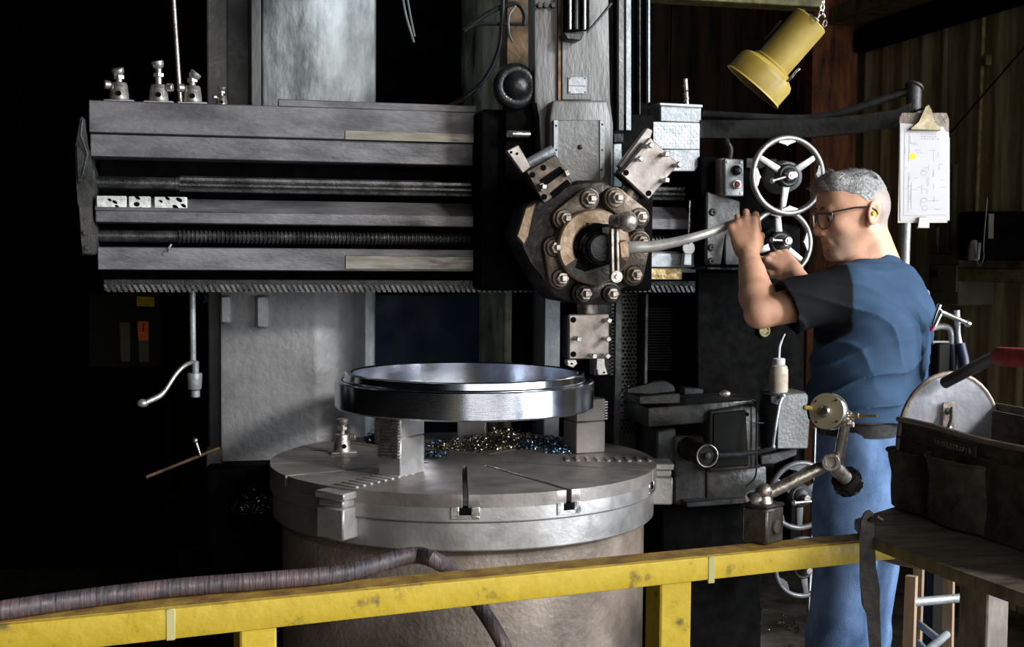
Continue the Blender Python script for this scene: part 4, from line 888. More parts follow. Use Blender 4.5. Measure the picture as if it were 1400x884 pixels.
# push button station
bs_ = thing('button_station', 'grey push button box with black and red buttons left of upper handwheel', 'switch', (PY(1004, 268, 3.83).x, 3.84, PY(1004, 268, 3.83).z))
slab([(991, 216), (1017, 218), (1017, 268), (991, 268)], 3.80, 3.815, .003).build('face_plate', M['galv_dark'], bs_)
slab([(991, 216), (1017, 218), (1017, 268), (985, 268), (985, 216)], 3.815, 3.88, .004).build('enclosure', M['base'], bs_)
b_ = MB(); b_.lathe([(.016, 0), (.016, .008), (.012, .01), (.012, .02), (.009, .022)], PY(1006, 233, 3.80), (0, -1, 0), 20); b_.build('black_button', M['black_gloss'], bs_)
b_ = MB(); b_.lathe([(.015, 0), (.015, .01), (.0115, .012), (.0105, .012)], PY(1006, 252, 3.80), (0, -1, 0), 20); b_.build('button_collar', M['bright'], bs_)
b_ = MB(); b_.lathe([(.0105, 0), (.0105, .012), (.008, .015)], PY(1006, 252, 3.80), (0, -1, 0), 20); b_.build('red_button', mat('red_button', (.16, .008, .01), None, .3, 0, rvar=0), bs_)
for x, y in ((995, 221), (1013, 222), (995, 264), (1013, 264)): MB().lathe([(.005, 0), (.004, .003)], PY(x, y, 3.80), (0, -1, 0), 10).build('screw', M['bolt'], bs_)
tag(MB().tube(spline([PY(998, 216, 3.84), PY(999, 203, 3.84), PY(994, 192, 3.85), PY(992, 170, 3.9)]), .008, 10).build('conduit', M['dark_iron']), 'dark bent conduit entering the top of the push button box', 'conduit')
# galvanised tray and box on the rail's end
gt = thing('guard_tray', 'bright galvanised tread plate guard right of the upper tool block', 'guard', (PY(912, 235, 3.9).x, 3.94, PY(912, 235, 3.9).z))
slab([(862, 165), (957, 168), (957, 204), (862, 203)], 3.88, 3.90, .002).build('tread_plate', M['galv'], gt)
tp = MB(); ox = PY(866, 186, 3.88); n_ = 0
w_ = PY(955, 186, 3.88).x - ox.x; z0_ = PY(905, 202, 3.88).z; z1_ = PY(905, 169, 3.88).z
nx = 22; nz = 7
for i in range(nx):
    for j in range(nz):
        c_ = (ox.x + w_ * (i + .5) / nx, 3.8795, z0_ + (z1_ - z0_) * (j + .5) / nz); tp.box(c_, (.009, .002, .0025), Matrix.Rotation(R(45 if (i + j) % 2 else -45), 3, 'Y'))
tag(tp.build('tread_lug', M['galv'], gt), kind='stuff')
slab([(903, 204), (957, 204), (957, 224), (950, 234), (903, 234)], 3.885, 3.905, .002).build('lower_plate', M['galv_dark'], gt)
slab([(903, 141), (959, 144), (959, 168), (903, 166)], 3.90, 4.0, .003).build('box', M['galv_dark'], gt)
slab([(902, 140), (961, 143), (961, 147), (902, 144)], 3.89, 4.01, .002).build('lid', M['galv'], gt)
dm = MB(); a, b = PY(939, 143, 3.95), PY(937, 108, 3.95); dm.cyl(a, b, .0075, n=12)
pts_s = []
for k in range(40): t = k / 39; an = t * 16; c_ = a + (b - a) * t * .75; pts_s.append(c_ + V(math.cos(an), math.sin(an), 0) * .0068)
dm.tube(pts_s, .0028, 5); tag(dm.build('drill_bit', M['bolt']), 'steel twist drill standing upright on the grey box', 'drill bit')
# swinging boom that carries the clipboard
bm_ = thing('boom_arm', 'black bent swing arm reaching from the machine to the clipboard', 'arm', (PD(1000, 180, 4.1).x, PD(1000, 180, 4.1).y, PD(1000, 180, 4.1).z))
def bar(mb, pts, hw, hh):
    rows = []
    for i, p in enumerate(pts):
        t = (pts[min(i + 1, len(pts) - 1)] - pts[max(i - 1, 0)]).normalized(); s_ = t.cross(V(0, 0, 1)).normalized(); u_ = V(0, 0, 1)
        h_ = hh[i] if isinstance(hh, list) else hh
        rows.append([mb.v(p + s_ * a * hw + u_ * b * h_) for a, b in ((-1, -1), (1, -1), (1, 1), (-1, 1))])
    for a, b in zip(rows, rows[1:]): mb.skin(a, b)
    mb.f(rows[0][::-1]); mb.f(rows[-1]); return mb
SDK = mat('black_boom_paint', (.010, .010, .010), (.03, .0295, .029), .5, .1, 8, .3, 60)
lowp = [PD(945, 177, 4.15), PD(1000, 177, 4.1), PD(1060, 177, 4.05), PD(1120, 175, 4.0), PD(1175, 170, 3.95), PD(1225, 162, 3.9), PD(1246, 150, 3.88)]
bar(MB(), lowp, .02, [.028, .028, .028, .027, .026, .024, .018]).build('lower_bar', SDK, bm_)
upp = spline([PD(962, 156, 4.15), PD(1030, 160, 4.08), PD(1100, 162, 4.02), PD(1150, 154, 3.97), PD(1200, 138, 3.92), PD(1252, 121, 3.88)], 4)
MB().tube(upp, .0125, 10).build('upper_bar', SDK, bm_)
a = PD(1250, 120, 3.88); j_ = MB(); j_.cyl(a + V(0, 0, .012), a - V(0, 0, .08), .022, n=20); j_.cyl(a - V(0, 0, .08), PD(1250, 160, 3.86), .012, n=16); j_.torus(a + V(.0, 0, .004), (.45, .2, .9), .024, .005, 24, 8); j_.build('pivot', M['dark_iron'], bm_)
MB().tube([PD(1240, 165, 3.9), PD(1240, 230, 3.9), PD(1239, 300, 3.9), PD(1237, 362, 3.9)], .014, 12).build('drop_pipe', M['galv_dark'], bm_)
# clipboard
cn = vn(-.25, -.96, .04); cx_ = V(0, 0, 1).cross(cn).normalized() ; cu_ = cn.cross(cx_).normalized(); cx_ = -cx_ if cx_.dot(CR) < 0 else cx_
cl0 = PD(1262, 304, 3.78); W_, H_ = .078, .315
cb = thing('clipboard', 'clipboard with marked drawing pages hanging from the black swing arm', 'clipboard', (cl0.x, cl0.y, cl0.z))
# half width on the picture is 34 px
wx = 34.0 / F_PX * 3.78 / abs(cx_.dot(CR)); Hh = 150 / F_PX * 3.78
MB().prism([(-wx, .03), (wx * 1.0, .03), (wx * 1.0, Hh - .02), (wx * .9, Hh), (-wx * .9, Hh), (-wx, Hh - .015)], cl0 - cn * .008, cx_, cu_, cn * .005, .0015).build('board', M['base'], cb)
MB().prism([(-wx * 1.02, -.002), (wx * .96, .0), (wx * .98, Hh * .82), (-wx * .98, Hh * .9)], cl0 - cn * .002, cx_, cu_, cn * .004, .0005).build('page_stack', mat('cream_page', (.6, .54, .45), None, .8, 0, rvar=0), cb)
pg_ = MB().prism([(-wx * .93, .004), (wx * 1.04, .006), (wx * 1.0, Hh * .77), (wx * .74, Hh * .87), (-wx * .98, Hh * .9)], cl0 + cn * .003, cx_, cu_, cn * .001).build('top_page', M['paper'], cb)
ink = mat('grey_print', (.34, .34, .38), None, .9, 0, rvar=0); pl_ = MB(); rnd = random.Random(5)
def mark(u0, v0, u1, v1, wd=.0009):
    a = cl0 + cx_ * u0 * wx + cu_ * v0 * Hh + cn * .0042; b = cl0 + cx_ * u1 * wx + cu_ * v1 * Hh + cn * .0042; d = (b - a).normalized(); s_ = d.cross(cn).normalized() * wd
    pl_.f([pl_.v(p) for p in (a + s_, a - s_, b - s_, b + s_)])
for u0, v0, u1, v1 in ((-.8, .06, -.8, .84), (-.8, .06, .9, .07), (-.62, .1, -.62, .42), (-.62, .55, -.62, .8), (-.5, .12, -.5, .36)): mark(u0, v0, u1, v1)
for k in range(46):
    u = rnd.choice([-.75, -.55, -.35, -.1, .15, .4, .6]) + rnd.uniform(-.06, .06); v_ = rnd.uniform(.1, .74); 
    if rnd.random() < .5: mark(u, v_, u + rnd.uniform(.1, .3), v_)
    else: mark(u, v_, u, v_ + rnd.uniform(.03, .09))
for r_ in range(3):
    u = -.15
    while u < .5: l_ = rnd.uniform(.04, .12); mark(u, .80 - r_ * .022, u + l_, .802 - r_ * .022, .0018); u += l_ + .04
for cxx, cyy in ((.0, .2), (.05, .13), (-.02, .45)):
    for k in range(10): a0, a1 = k * .628, (k + 1) * .628; mark(cxx + .12 * math.cos(a0), cyy + .022 * math.sin(a0), cxx + .12 * math.cos(a1), cyy + .022 * math.sin(a1), .0007)
tag(pl_.build('printed_drawing', ink, pg_), kind='stuff')
yh = MB(); a = cl0 - cx_ * wx * .48 + cu_ * Hh * .6 + cn * .0045; yh.f([yh.v(a + cx_ * s1 * .009 + cu_ * s2 * .008) for s1, s2 in ((-1, -1), (1, -1), (1, 1), (-1, 1))]); yh.build('highlighter_mark', mat('yellow_highlighter', (.7, .75, .03), None, .8, 0, rvar=0), pg_)
brass = mat('tarnished_brass_clip', (.25, .2, .12), (.5, .43, .3), .35, .8, 20, .1, 60)
c_ = MB(); c_.prism([(-.62 * wx, Hh * .83), (.62 * wx, Hh * .83), (.58 * wx, Hh * .87), (.3 * wx, Hh * .9), (.27 * wx, Hh * 1.0), (.12 * wx, Hh * 1.07), (-.05 * wx, Hh * 1.05), (-.18 * wx, Hh * .98), (-.25 * wx, Hh * .9), (-.6 * wx, Hh * .86)], cl0 + cn * .004, cx_, cu_, cn * .012, .003); c_.build('spring_clip', brass, cb)
m_ = MB(); m_.tube([cl0 + cu_ * Hh * 1.05 + cn * .012 + cx_ * .08 * wx, PD(1252, 152, 3.86), PD(1250, 130, 3.88)], .0035, 6); m_.build('hanging_wire', M['dark_iron'], cb)
c_ = MB(); c_.prism([(-.02, -.018), (.016, -.018), (.014, .016), (-.016, .016)], cl0 + cn * .004, cx_, cu_, cn * .01, .002); c_.build('bottom_clip', M['bright'], cb)
# ================================================================== hanging lamp
LD = 3.2
la, lb_ = PD(1109, 27, LD), PD(1029, 119, LD + .035); lax = (lb_ - la).normalized(); ll = (lb_ - la).length
lamp = thing('hanging_lamp', 'mustard yellow cylindrical work lamp with flared hood hanging on chain', 'lamp', (la.x, la.y, lb_.z))
m_ = MB(); rb_ = .047; rh = .08
m_.lathe([(rb_ - .003, 0), (rb_, .003), (rb_, ll * .64), (rb_ + .006, ll * .655), (rb_ + .006, ll * .68), (rh - .018, ll * .70), (rh - .005, ll * .735), (rh, ll * .78), (rh, ll * .98), (rh + .004, ll), (rh - .002, ll), (rh - .004, ll * .74), (.02, ll * .7)], la, lax, 48, True); m_.build('housing', M['lamp_yellow'], lamp, 30)
m_ = MB(); m_.lathe([(.04, ll * .705), (.045, ll * .74), (.03, ll * .80), (.01, ll * .82)], la, lax, 24); m_.build('bulb', mat('unlit_bulb_glass', (.5, .5, .48), None, .15, 0, rvar=0), lamp)
ex_, ey__, _e = basis(lax)
for s_ in (-1, 1):
    p_ = la + CR * .035 * s_ * .8 + CU * .03 * s_; 
def chain(pts, nm, par, r=.0032, ln=.016):
    L_ = []; 
    for a, b in zip(pts, pts[1:]):
        n_ = max(1, int((b - a).length / (ln * .78)))
        for k in range(n_): L_.append((a + (b - a) * (k + .5) / n_, (b - a).normalized()))
    for i, (c, d) in enumerate(L_):
        ex, ey, ez = basis(d); s_ = ex if i % 2 else ey; m_ = MB(); m_.tube([c + d * (ln * .5 * math.cos(t)) + s_ * (ln * .3 * math.sin(t)) for t in [2 * math.pi * q / 10 for q in range(10)]], r * .6, 5, closed=True); m_.build('chain_link', M['bright'], par)
chain([PD(1098, 14, LD), PD(1103, 22, LD - .03), PD(1112, 22, LD - .05), PD(1120, 30, LD - .05)], 'c', lamp)
chain([PD(1126, -8, LD), PD(1124, 14, LD), PD(1129, 26, LD), PD(1126, 38, LD)], 'c', lamp)
chain([PD(1124, 14, LD), PD(1117, 26, LD), PD(1113, 33, LD)], 'c', lamp)
m_ = MB(); m_.tube([PD(1076, 111, LD - .06), PD(1082, 106, LD - .07), PD(1089, 97, LD - .06), PD(1093, 94, LD - .055)], .003, 6); m_.build('latch_wire', M['bright'], lamp)
m_ = MB(); m_.tube([PD(1068, 28, LD), PD(1055, 44, LD + .02), PD(1046, 54, LD + .03)], .003, 6); m_.build('side_wire', M['dark_iron'], lamp)
# ================================================================== foreground guard rail
ZR = 1.08
gA, gB = PZ(-140, 868, ZR), PZ(1300, 729, ZR); gd = (gB - gA).normalized(); gn = V(-gd.y, gd.x, 0)          # gn points away from the viewer
rail = thing('guard_rail', 'chipped yellow steel guard rail crossing the foreground', 'railing', (gA.x, gA.y, 0))
gl_ = (gB - gA).length
m_ = MB(); m_.prism([(0, 0), (gl_, 0), (gl_, -.034), (0, -.043)], gA, gd, (0, 0, 1), gn * .058, .003, 2); m_.build('top_bar', M['yellow'], rail)
m_ = MB(); m_.prism([(0, .006), (gl_, .006), (gl_, .052), (0, .052)], gA + V(0, 0, .0003), gd, gn, (0, 0, .0012)); m_.build('worn_top', M['yellow_top'], rail)
for x, w_ in ((354, .05), (916, .055)):
    q = PZ(x, 820 if x < 500 else 760, ZR); t = (q - gA).dot(gd); m_ = MB(); m_.prism([(t - w_ / 2, .004), (t + w_ / 2, .004), (t + w_ / 2, .054), (t - w_ / 2, .054)], V(gA.x, gA.y, 0), gd, gn, (0, 0, ZR - .03), .003); m_.build('post', M['yellow'], rail)
for x in (232, 962):
    q = PZ(x, 830 if x < 500 else 756, ZR); t = (q - gA).dot(gd); m_ = MB(); m_.prism([(t - .006, -.0012), (t + .006, -.0012), (t + .006, .002), (t - .006, .002)], V(gA.x, gA.y, ZR - .042), gd, gn, (0, 0, .042), .001); m_.build('weld_seam', mat('pale_weld_paint', (.42, .38, .16), None, .5, 0, rvar=0), rail)
def on_rail(px, py, up=0, back=None): q = PZ(px, py, ZR + up); return q
# hose lying on the rail
hp = [PZ(x, y, ZR + .0145) for x, y in ((-60, 842), (0, 834), (120, 817), (250, 802), (380, 792), (470, 783), (530, 772), (570, 766), (600, 768))]
hp[6].z += .006; hp[7].z += .008
hp += [PD(622, 784, 2.12), PD(640, 806, 2.13), PD(657, 830, 2.13), PD(674, 856, 2.12), PD(689, 884, 2.11), PD(704, 930, 2.1), PD(716, 1010, 2.1)]
tag(MB().tube(spline(hp, 6), .0125, 14).build('rubber_hose', M['hose']), 'dark ribbed rubber hose lying along the yellow guard rail and hanging behind it', 'hose')
# ================================================================== dial indicator on its magnetic stand
b0_ = PZ(1045, 748, ZR); bx_ = vn(-.93, -.20, 0); bx_ = (PZ(1008, 742, ZR) - b0_).normalized(); by2 = V(-bx_.y, bx_.x, 0); by2 = by2 if by2.y > 0 else -by2
by2 = (by2 * .9 - bx_ * .1).normalized()
dial = thing('dial_indicator', 'beige dial indicator on jointed steel arm and magnetic base on yellow rail', 'dial indicator', (b0_.x, b0_.y, ZR))
b0_ += by2 * .006
m_ = MB(); m_.prism([(0, 0), (.044, 0), (.044, .05), (0, .05)], b0_ + V(0, 0, .002), bx_, by2, (0, 0, .058), .003); m_.build('magnetic_base', mat('scuffed_base_block', (.05, .043, .035), (.16, .15, .14), .4, .5, 14, .3, 80), dial)
m_ = MB(); m_.prism([(-.001, -.001), (.045, -.001), (.045, .051), (-.001, .051)], b0_ + V(0, 0, .060), bx_, by2, (0, 0, .006), .002); m_.build('base_cap', M['dark_iron'], dial)
m_ = MB(); m_.cyl(b0_ + V(0, 0, .03) + by2 * .025 - bx_ * .0005, b0_ + V(0, 0, .03) + by2 * .025 - bx_ * .004, .011, n=20); m_.build('base_switch', M['bolt'], dial)
d0 = 2.11
J0, J1, J2, J3 = PD(1036, 681, d0), PD(1138, 631, d0 + .02), PD(1136, 632, d0), PD(1157, 571, d0 - .02)
dj = (J1 - J0).normalized(); q = b0_ + bx_ * .022 + by2 * .025 + V(0, 0, .066)
m_ = MB(); m_.cyl(q, q + V(0, 0, .012), .016, .012, 20); m_.ell(q + V(0, 0, .018), .014, n=20, m=14); m_.build('ball_foot', M['bolt'], dial)
m_ = MB(); m_.lathe([(.013, 0), (.0175, .006), (.0175, .03), (.014, .036)], J0 - dj * .016, dj, 8); m_.build('ball_clamp', M['bright'], dial)
m_ = MB(); m_.cyl(J0, J1, .0105, n=20); m_.build('lower_arm', M['bolt'], dial)
cv = (CAM - J2).normalized(); m_ = MB(); m_.lathe([(.014, -.02), (.0155, -.017), (.0155, .012), (.0135, .015), (.0085, .015), (.0075, .011)], J2, cv, 28); m_.build('elbow_joint', M['bolt'], dial)
kn = PD(1156, 654, d0 + .02); kd = (kn - J2).normalized(); m_ = MB(); m_.cyl(J2, kn, .012, n=16); m_.build('clamp_screw', M['bolt'], dial)
m_ = MB(); pts_k = []
for k in range(24): rr = .026 if k % 4 < 2 else .0215; pts_k.append((rr * math.cos(k * math.pi / 12), rr * math.sin(k * math.pi / 12)))
e1, e2, e3 = basis((kd + V(0, .35, -.1)).normalized()); m_.prism(pts_k, kn, e1, e2, e3 * .02, .003); m_.build('star_knob', M['black_gloss'], dial)
U0 = PD(1144, 640, d0 + .01); m_ = MB(); m_.cyl(U0, J3, .0092, .0085, 20); m_.build('upper_arm', M['bright'], dial)
m_ = MB(); m_.ell(J3, .0135, n=20, m=14); m_.cyl(J3, PD(1167, 568, d0 - .02), .008, n=14); m_.build('upper_ball', M['bright'], dial)
m_ = MB(); m_.cyl(PD(1160, 569, d0 - .03), PD(1199, 568, d0 - .05), .0022, n=10); m_.cyl(PD(1160, 569, d0 - .03), PD(1174, 568, d0 - .04), .0042, n=10); m_.build('stem', mat('brass_stem', (.6, .48, .26), None, .3, .9, 5, rvar=0), dial)
m_ = MB(); m_.cyl(PD(1160, 580, d0 - .03), PD(1167, 580, d0 - .035), .0042, n=10); m_.build('lock_screw', M['bolt'], dial)
dc = PD(1131, 562, d0 - .03); dn = ((CAM - dc).normalized() + V(-.38, .12, .05)).normalized(); m_ = MB(); rd = 25 / F_PX * d0
m_.lathe([(rd * .94, -.018), (rd, -.015), (rd, .001), (rd * .96, .003)], dc, dn, 48); m_.build('dial_body', M['bright'], dial)
m_ = MB(); m_.lathe([(rd * .965, .002), (rd * .95, .0042), (.009, .0042), (.009, .006)], dc, dn, 48); m_.build('dial_back', mat('beige_dial_cover', (.3, .255, .17), (.38, .325, .22), .4, .1, 10, 0), dial)
m_ = MB(); m_.lathe([(.0085, .004), (.0085, .012), (.006, .015)], dc, dn, 20); m_.build('centre_boss', M['bright'], dial)
e1, e2, e3 = basis(dn)
for k in range(4): a = k * math.pi / 2 + .9; MB().cyl(dc + e1 * rd * .8 * math.cos(a) + e2 * rd * .8 * math.sin(a) + dn * .004, dc + e1 * rd * .8 * math.cos(a) + e2 * rd * .8 * math.sin(a) + dn * .0056, .0018, n=8).build('cover_screw', M['dark_iron'], dial)
m_ = MB(); m_.cyl(PD(1110, 558, d0 - .03), PD(1103, 557, d0 - .03), .004, n=10); m_.ell(PD(1101, 557, d0 - .03), .0045, n=10, m=8); m_.build('stem_cap', M['lamp_yellow'], dial)
m_ = MB(); dl = MB(); m_.cyl(PD(1127, 586, d0 - .01), PD(1124, 592, d0), .004, n=10); m_.build('contact_point', M['dark_iron'], dial)
# ================================================================== board, tool bag, strap
ZB = ZR + .0215
bp_ = [PZ(1168, 709, ZB), PZ(1192, 734, ZB), PZ(1290, 772, ZB), PZ(1440, 826, ZB), PZ(1620, 800, ZB), PZ(1460, 660, ZB), PZ(1300, 668, ZB)]
M['board'] = mat('dark_stained_plywood', (.12, .1, .08), (.25, .212, .172), .65, 0, 10, .25, 60, (1, 3, 1))
bo = thing('work_board', 'dark stained plywood board under the black tool bag', 'board', (bp_[2].x, bp_[2].y, 0))
m_ = MB(); m_.prism([(p.x, p.y) for p in bp_], (0, 0, ZB - .019), (1, 0, 0), (0, 1, 0), (0, 0, .019), .002); m_.build('board_top', M['board'], bo)
q = PD(1346, 790, 2.18); m_ = MB(); m_.box((q.x, q.y, (ZB - .02) / 2), (.055, .06, ZB - .02), Matrix.Rotation(.3, 3, 'Z'), .003); m_.build('leg', M['board'], bo)
q = PD(1480, 750, 2.5); m_ = MB(); m_.box((q.x, q.y, (ZB - .02) / 2), (.055, .06, ZB - .02), Matrix.Rotation(.3, 3, 'Z'), .003); m_.build('leg', M['board'], bo)
# bag
M['bag'] = mat('black_canvas', (.05, .044, .037), (.115, .102, .086), .85, 0, 30, .5, 330, spec=.25)
M['bag_grey'] = mat('grey_leather_flap', (.2, .2, .22), (.42, .42, .46), .7, 0, 9, .5, 60)
zb = ZB + .002
B0, B1 = PZ(1226, 690, zb), PZ(1440, 768, zb); bd = (B1 - B0).normalized(); bn = V(-bd.y, bd.x, 0); bn = bn if bn.y > 0 else -bn
bl_ = (B1 - B0).length + .22; bw = .20; bh = .155
bag = thing('tool_bag', 'open black canvas tool bag with grey end flaps and red padded handle', 'tool bag', (B0.x, B0.y, zb))
def bagp(a, b, c): return B0 + bd * a + bn * b + V(0, 0, c)
m_ = MB()
def panel(mb, o, u, v, n_, nu, nv, fn, th):
    g = [[mb.v(o + u * (i / nu) + v * (j / nv) + n_ * fn(i / nu, j / nv)) for j in range(nv + 1)] for i in range(nu + 1)]; h = [[mb.v(o + u * (i / nu) + v * (j / nv) + n_ * (fn(i / nu, j / nv) - th)) for j in range(nv + 1)] for i in range(nu + 1)]
    for i in range(nu):
        for j in range(nv): mb.f([g[i][j], g[i + 1][j], g[i + 1][j + 1], g[i][j + 1]]); mb.f([h[i][j], h[i][j + 1], h[i + 1][j + 1], h[i + 1][j]])
    for i in range(nu): mb.f([g[i][0], h[i][0], h[i + 1][0], g[i + 1][0]]); mb.f([g[i][nv], g[i + 1][nv], h[i + 1][nv], h[i][nv]])
    for j in range(nv): mb.f([g[0][j], g[0][j + 1], h[0][j + 1], h[0][j]]); mb.f([g[nu][j], h[nu][j], h[nu][j + 1], g[nu][j + 1]])
sag = lambda s, t: .004 * math.sin(7 * s) + .003 * math.sin(12 * t + 3 * s)
panel(m_, bagp(0, 0, 0), bd * bl_, V(0, 0, bh), -bn, 20, 8, sag, .006); panel(m_, bagp(0, bw, 0), bd * bl_, V(0, 0, bh + .025), bn, 20, 8, sag, .006)
m_.bx(0, 0, 0, 0, 0, 0) if False else None
panel(m_, bagp(0, 0, .003), bd * bl_, bn * bw, V(0, 0, 1), 2, 2, lambda s, t: 0, .003); bgo = m_.build('canvas_body', M['bag'], bag, 60); bgo['kind'] = 'thing'
m_ = MB(); m_.tube([bagp(bl_ * k / 12, -.001, bh + .002 * math.sin(k)) for k in range(13)], .0052, 8); m_.build('front_piping', M['base'], bag)
m_ = MB(); m_.tube([bagp(bl_ * k / 12, -.004, bh * .80 + .001 * math.sin(k * 2)) for k in range(13)], .002, 6); m_.build('stitch_line', M['bag'], bag)
for a0, a1, hh in ((-.006, .105, .10), (.11, .27, .108)):
    m_ = MB(); panel(m_, bagp(a0, 0, .004), bd * (a1 - a0), V(0, 0, hh), -bn, 12, 8, lambda s, t: .004 + (.020 + .012 * t) * (math.sin(math.pi * s) ** .6) + .004 * math.sin(9 * s + 6 * t) * t, .003); po = m_.build('pocket', M['bag'], bag, 60)
    m_ = MB(); m_.tube([bagp(a0 + (a1 - a0) * k / 12, -(.0045 + .032 * (math.sin(math.pi * k / 12) ** .6) + .004 * math.sin(9 * k / 12 + 6)), .004 + hh) for k in range(13)], .003, 6); m_.build('pocket_hem', M['bag'], po)
lp_ = MB(); panel(lp_, bagp(.125, 0, bh * .80), bd * .12, V(0, 0, .018), -bn, 4, 1, lambda s, t: .0065, .002); lo_ = lp_.build('label_patch', mat('faded_label', (.05, .046, .04), (.07, .065, .058), .8, 0, 60), bag)
tx = MB(); rnd = random.Random(9); u_ = .132
while u_ < .235:
    wd = rnd.uniform(.004, .007)
    for k in range(2): tx.box(bagp(u_ + wd * k * .5, -.0092, bh * .80 + .009), (.0014, .0008, rnd.uniform(.006, .011)), Matrix.Rotation(rnd.uniform(-.4, .4), 3, 'Y'))
    u_ += wd + .004
tag(tx.build('worn_lettering', M['base'], lo_), kind='stuff')
# end flap
def flap(a, nm):
    pts = []; n_ = 20; w2 = bw * .5
    for k in range(n_ + 1): t = math.pi * k / n_; pts.append((w2 - w2 * 1.02 * math.cos(t), .10 + .135 * math.sin(t) ** .85))
    pts = [(0, 0)] + pts + [(bw, 0)]
    m_ = MB(); m_.prism(pts, bagp(a, 0, 0), bn, (0, 0, 1), bd * .006, .001); fo = m_.build('end_flap', M['bag_grey'], bag)
    m_ = MB(); m_.tube([bagp(a + .003, p[0], p[1]) for p in pts[1:-1]], .005, 8); m_.build('flap_piping', M['base'], fo); return fo
fo = flap(.0, 'f'); flap(bl_ - .006, 'f')
hc = bagp(.012, bw * .45, .165)
m_ = MB(); m_.prism([(-.012, -.04), (.012, -.04), (.012, .02), (-.012, .02)], hc, bn, (0, 0, 1), bd * .004, .001); m_.build('rivet_plate', M['base'], fo)
for z_ in (-.028, .005): MB().lathe([(.0065, 0), (.0065, .003), (.003, .005)], hc + V(0, 0, z_) + bd * .004, bd, 12).build('rivet', M['bolt'], fo)
m_ = MB(); m_.tube([hc + bd * .012 + V(0, 0, .012), hc + bd * .02 + bn * -.006 + V(0, 0, -.01), hc + bd * .02 - bn * .016 + V(0, 0, -.035)], .0028, 6); m_.build('hook', M['dark_iron'], fo)
g0, g1, g2_, g3 = PD(1292, 523, 2.30), PD(1330, 503, 2.22), PD(1366, 487, 2.1), PD(1402, 489, 2.02)
m_ = MB(); m_.tube(spline([g0, g1, g2_, g3, PD(1480, 496, 1.9)], 5), .0105, 12); m_.build('handle_bar', M['rubber'], bag)
m_ = MB(); m_.tube(spline([PD(1364, 486, 2.1), PD(1368, 487, 2.092), PD(1385, 488, 2.05), PD(1440, 492, 1.95)], 4), [.0105] + [.0155] * 12, 16); m_.build('handle_grip', mat('red_foam_grip', (.42, .02, .022), (.6, .05, .045), .7, 0, 30, .4, 90), bag)
panel_ = MB(); panel(panel_, bagp(.10, bw * .62, .05), bd * .25, V(0, 0, .13), bn, 6, 4, lambda s, t: .003 * math.sin(6 * s), .004); panel_.build('divider', M['bag'], bag)
# strap
st = MB(); sd = PD(1188, 740, 2.08)
sp_ = [PD(x, y, 2.055) for x, y in ((1175, 738), (1176, 712), (1181, 700), (1187, 696), (1193, 699), (1197, 709), (1196, 740), (1198, 775), (1203, 806), (1203, 832), (1205, 884), (1207, 960), (1190, 960), (1188, 884), (1186, 838), (1178, 826), (1175, 790))]
n_ = (CAM - sd).normalized(); c0 = sp_[0]; st.prism([((p - c0).dot(CR), (p - c0).dot(CU)) for p in sp_], c0, CR, CU, -n_ * .008, .002)
so = thing('leather_strap', 'dark leather strap hanging over the yellow rail beside the board', 'strap', (sd.x, sd.y, .9)); st.build('strap', mat('dark_oiled_leather', (.018, .014, .011), (.05, .04, .032), .5, 0, 18, .3, 80), so)
m_ = MB(); m_.tube([PD(1190, 712, 2.05), PD(1200, 707, 2.045), PD(1206, 711, 2.045)], .004, 6); m_.build('hook', M['dark_iron'], so)
# stool behind the board
wood = mat('worn_stool_wood', (.14, .09, .055), (.3, .2, .13), .6, 0, 12, .2, 50, (1, 1, .2))
stl = thing('stool', 'worn wooden stool with pale metal rungs behind the board', 'stool', (PD(1275, 800, 2.9).x, PD(1275, 800, 2.9).y, 0))
tops = [PD(1248, 724, 2.85), PD(1299, 728, 3.1), PD(1258, 728, 3.3), PD(1330, 728, 2.9)]
cen = sum(tops, V(0, 0, 0)) / 4; zt_ = min(p.z for p in tops); feet = []
for p in tops: f_ = V(cen.x + (p.x - cen.x) * 1.18, cen.y + (p.y - cen.y) * 1.18, 0); feet.append(f_); MB().tube([f_, V(p.x, p.y, zt_)], [.018, .016], 4).build('leg', wood, stl)
MB().lathe([(.15, 0), (.155, .005), (.155, .022), (.15, .028)], (cen.x, cen.y, zt_), (0, 0, 1), 32).build('seat', wood, stl)
for f_, (i, j) in ((.93, (0, 3)), (.76, (0, 1)), (.6, (0, 3)), (.55, (1, 3)), (.72, (1, 2)), (.66, (2, 3))):
    a = feet[i] + (V(tops[i].x, tops[i].y, zt_) - feet[i]) * f_; b = feet[j] + (V(tops[j].x, tops[j].y, zt_) - feet[j]) * f_; MB().cyl(a, b, .010, n=10).build('rung', M['galv_dark'], stl)

# drop gauge right of the turret
dg_ = thing('drop_gauge', 'thin upright rod with white round disc right of the turret', 'gauge', PY(941, 362, 3.86))
MB().cyl(PY(943, 274, 3.88), PY(941, 334, 3.88), .0028, n=8).build('rod', M['bright'], dg_)
MB().lathe([(.021, 0), (.021, .004), (.019, .006)], PY(941, 339, 3.885), (0, -1, 0), 24).build('disc', M['paper'], dg_)
slab([(936, 346), (946, 346), (946, 363), (934, 363)], 3.875, 3.9, .003).build('weight', M['galv'], dg_)
vv = MB(); slab([(952, 369), (1100, 372), (1100, 640), (952, 640)], 3.96, 4.12, .008).build('lower_housing', M['black'], fb); q = PY(1045, 452, 3.95); vv.torus(q, (0, -1, 0), .017, .004, 24, 8); vv.cyl(q, q + V(0, .012, 0), .012, n=12); vv.box(q, (.03, .004, .005)); tag(vv.build('brass_valve', M['beam']), 'small round brass valve wheel in the dark below the operator\'s elbow', 'valve')
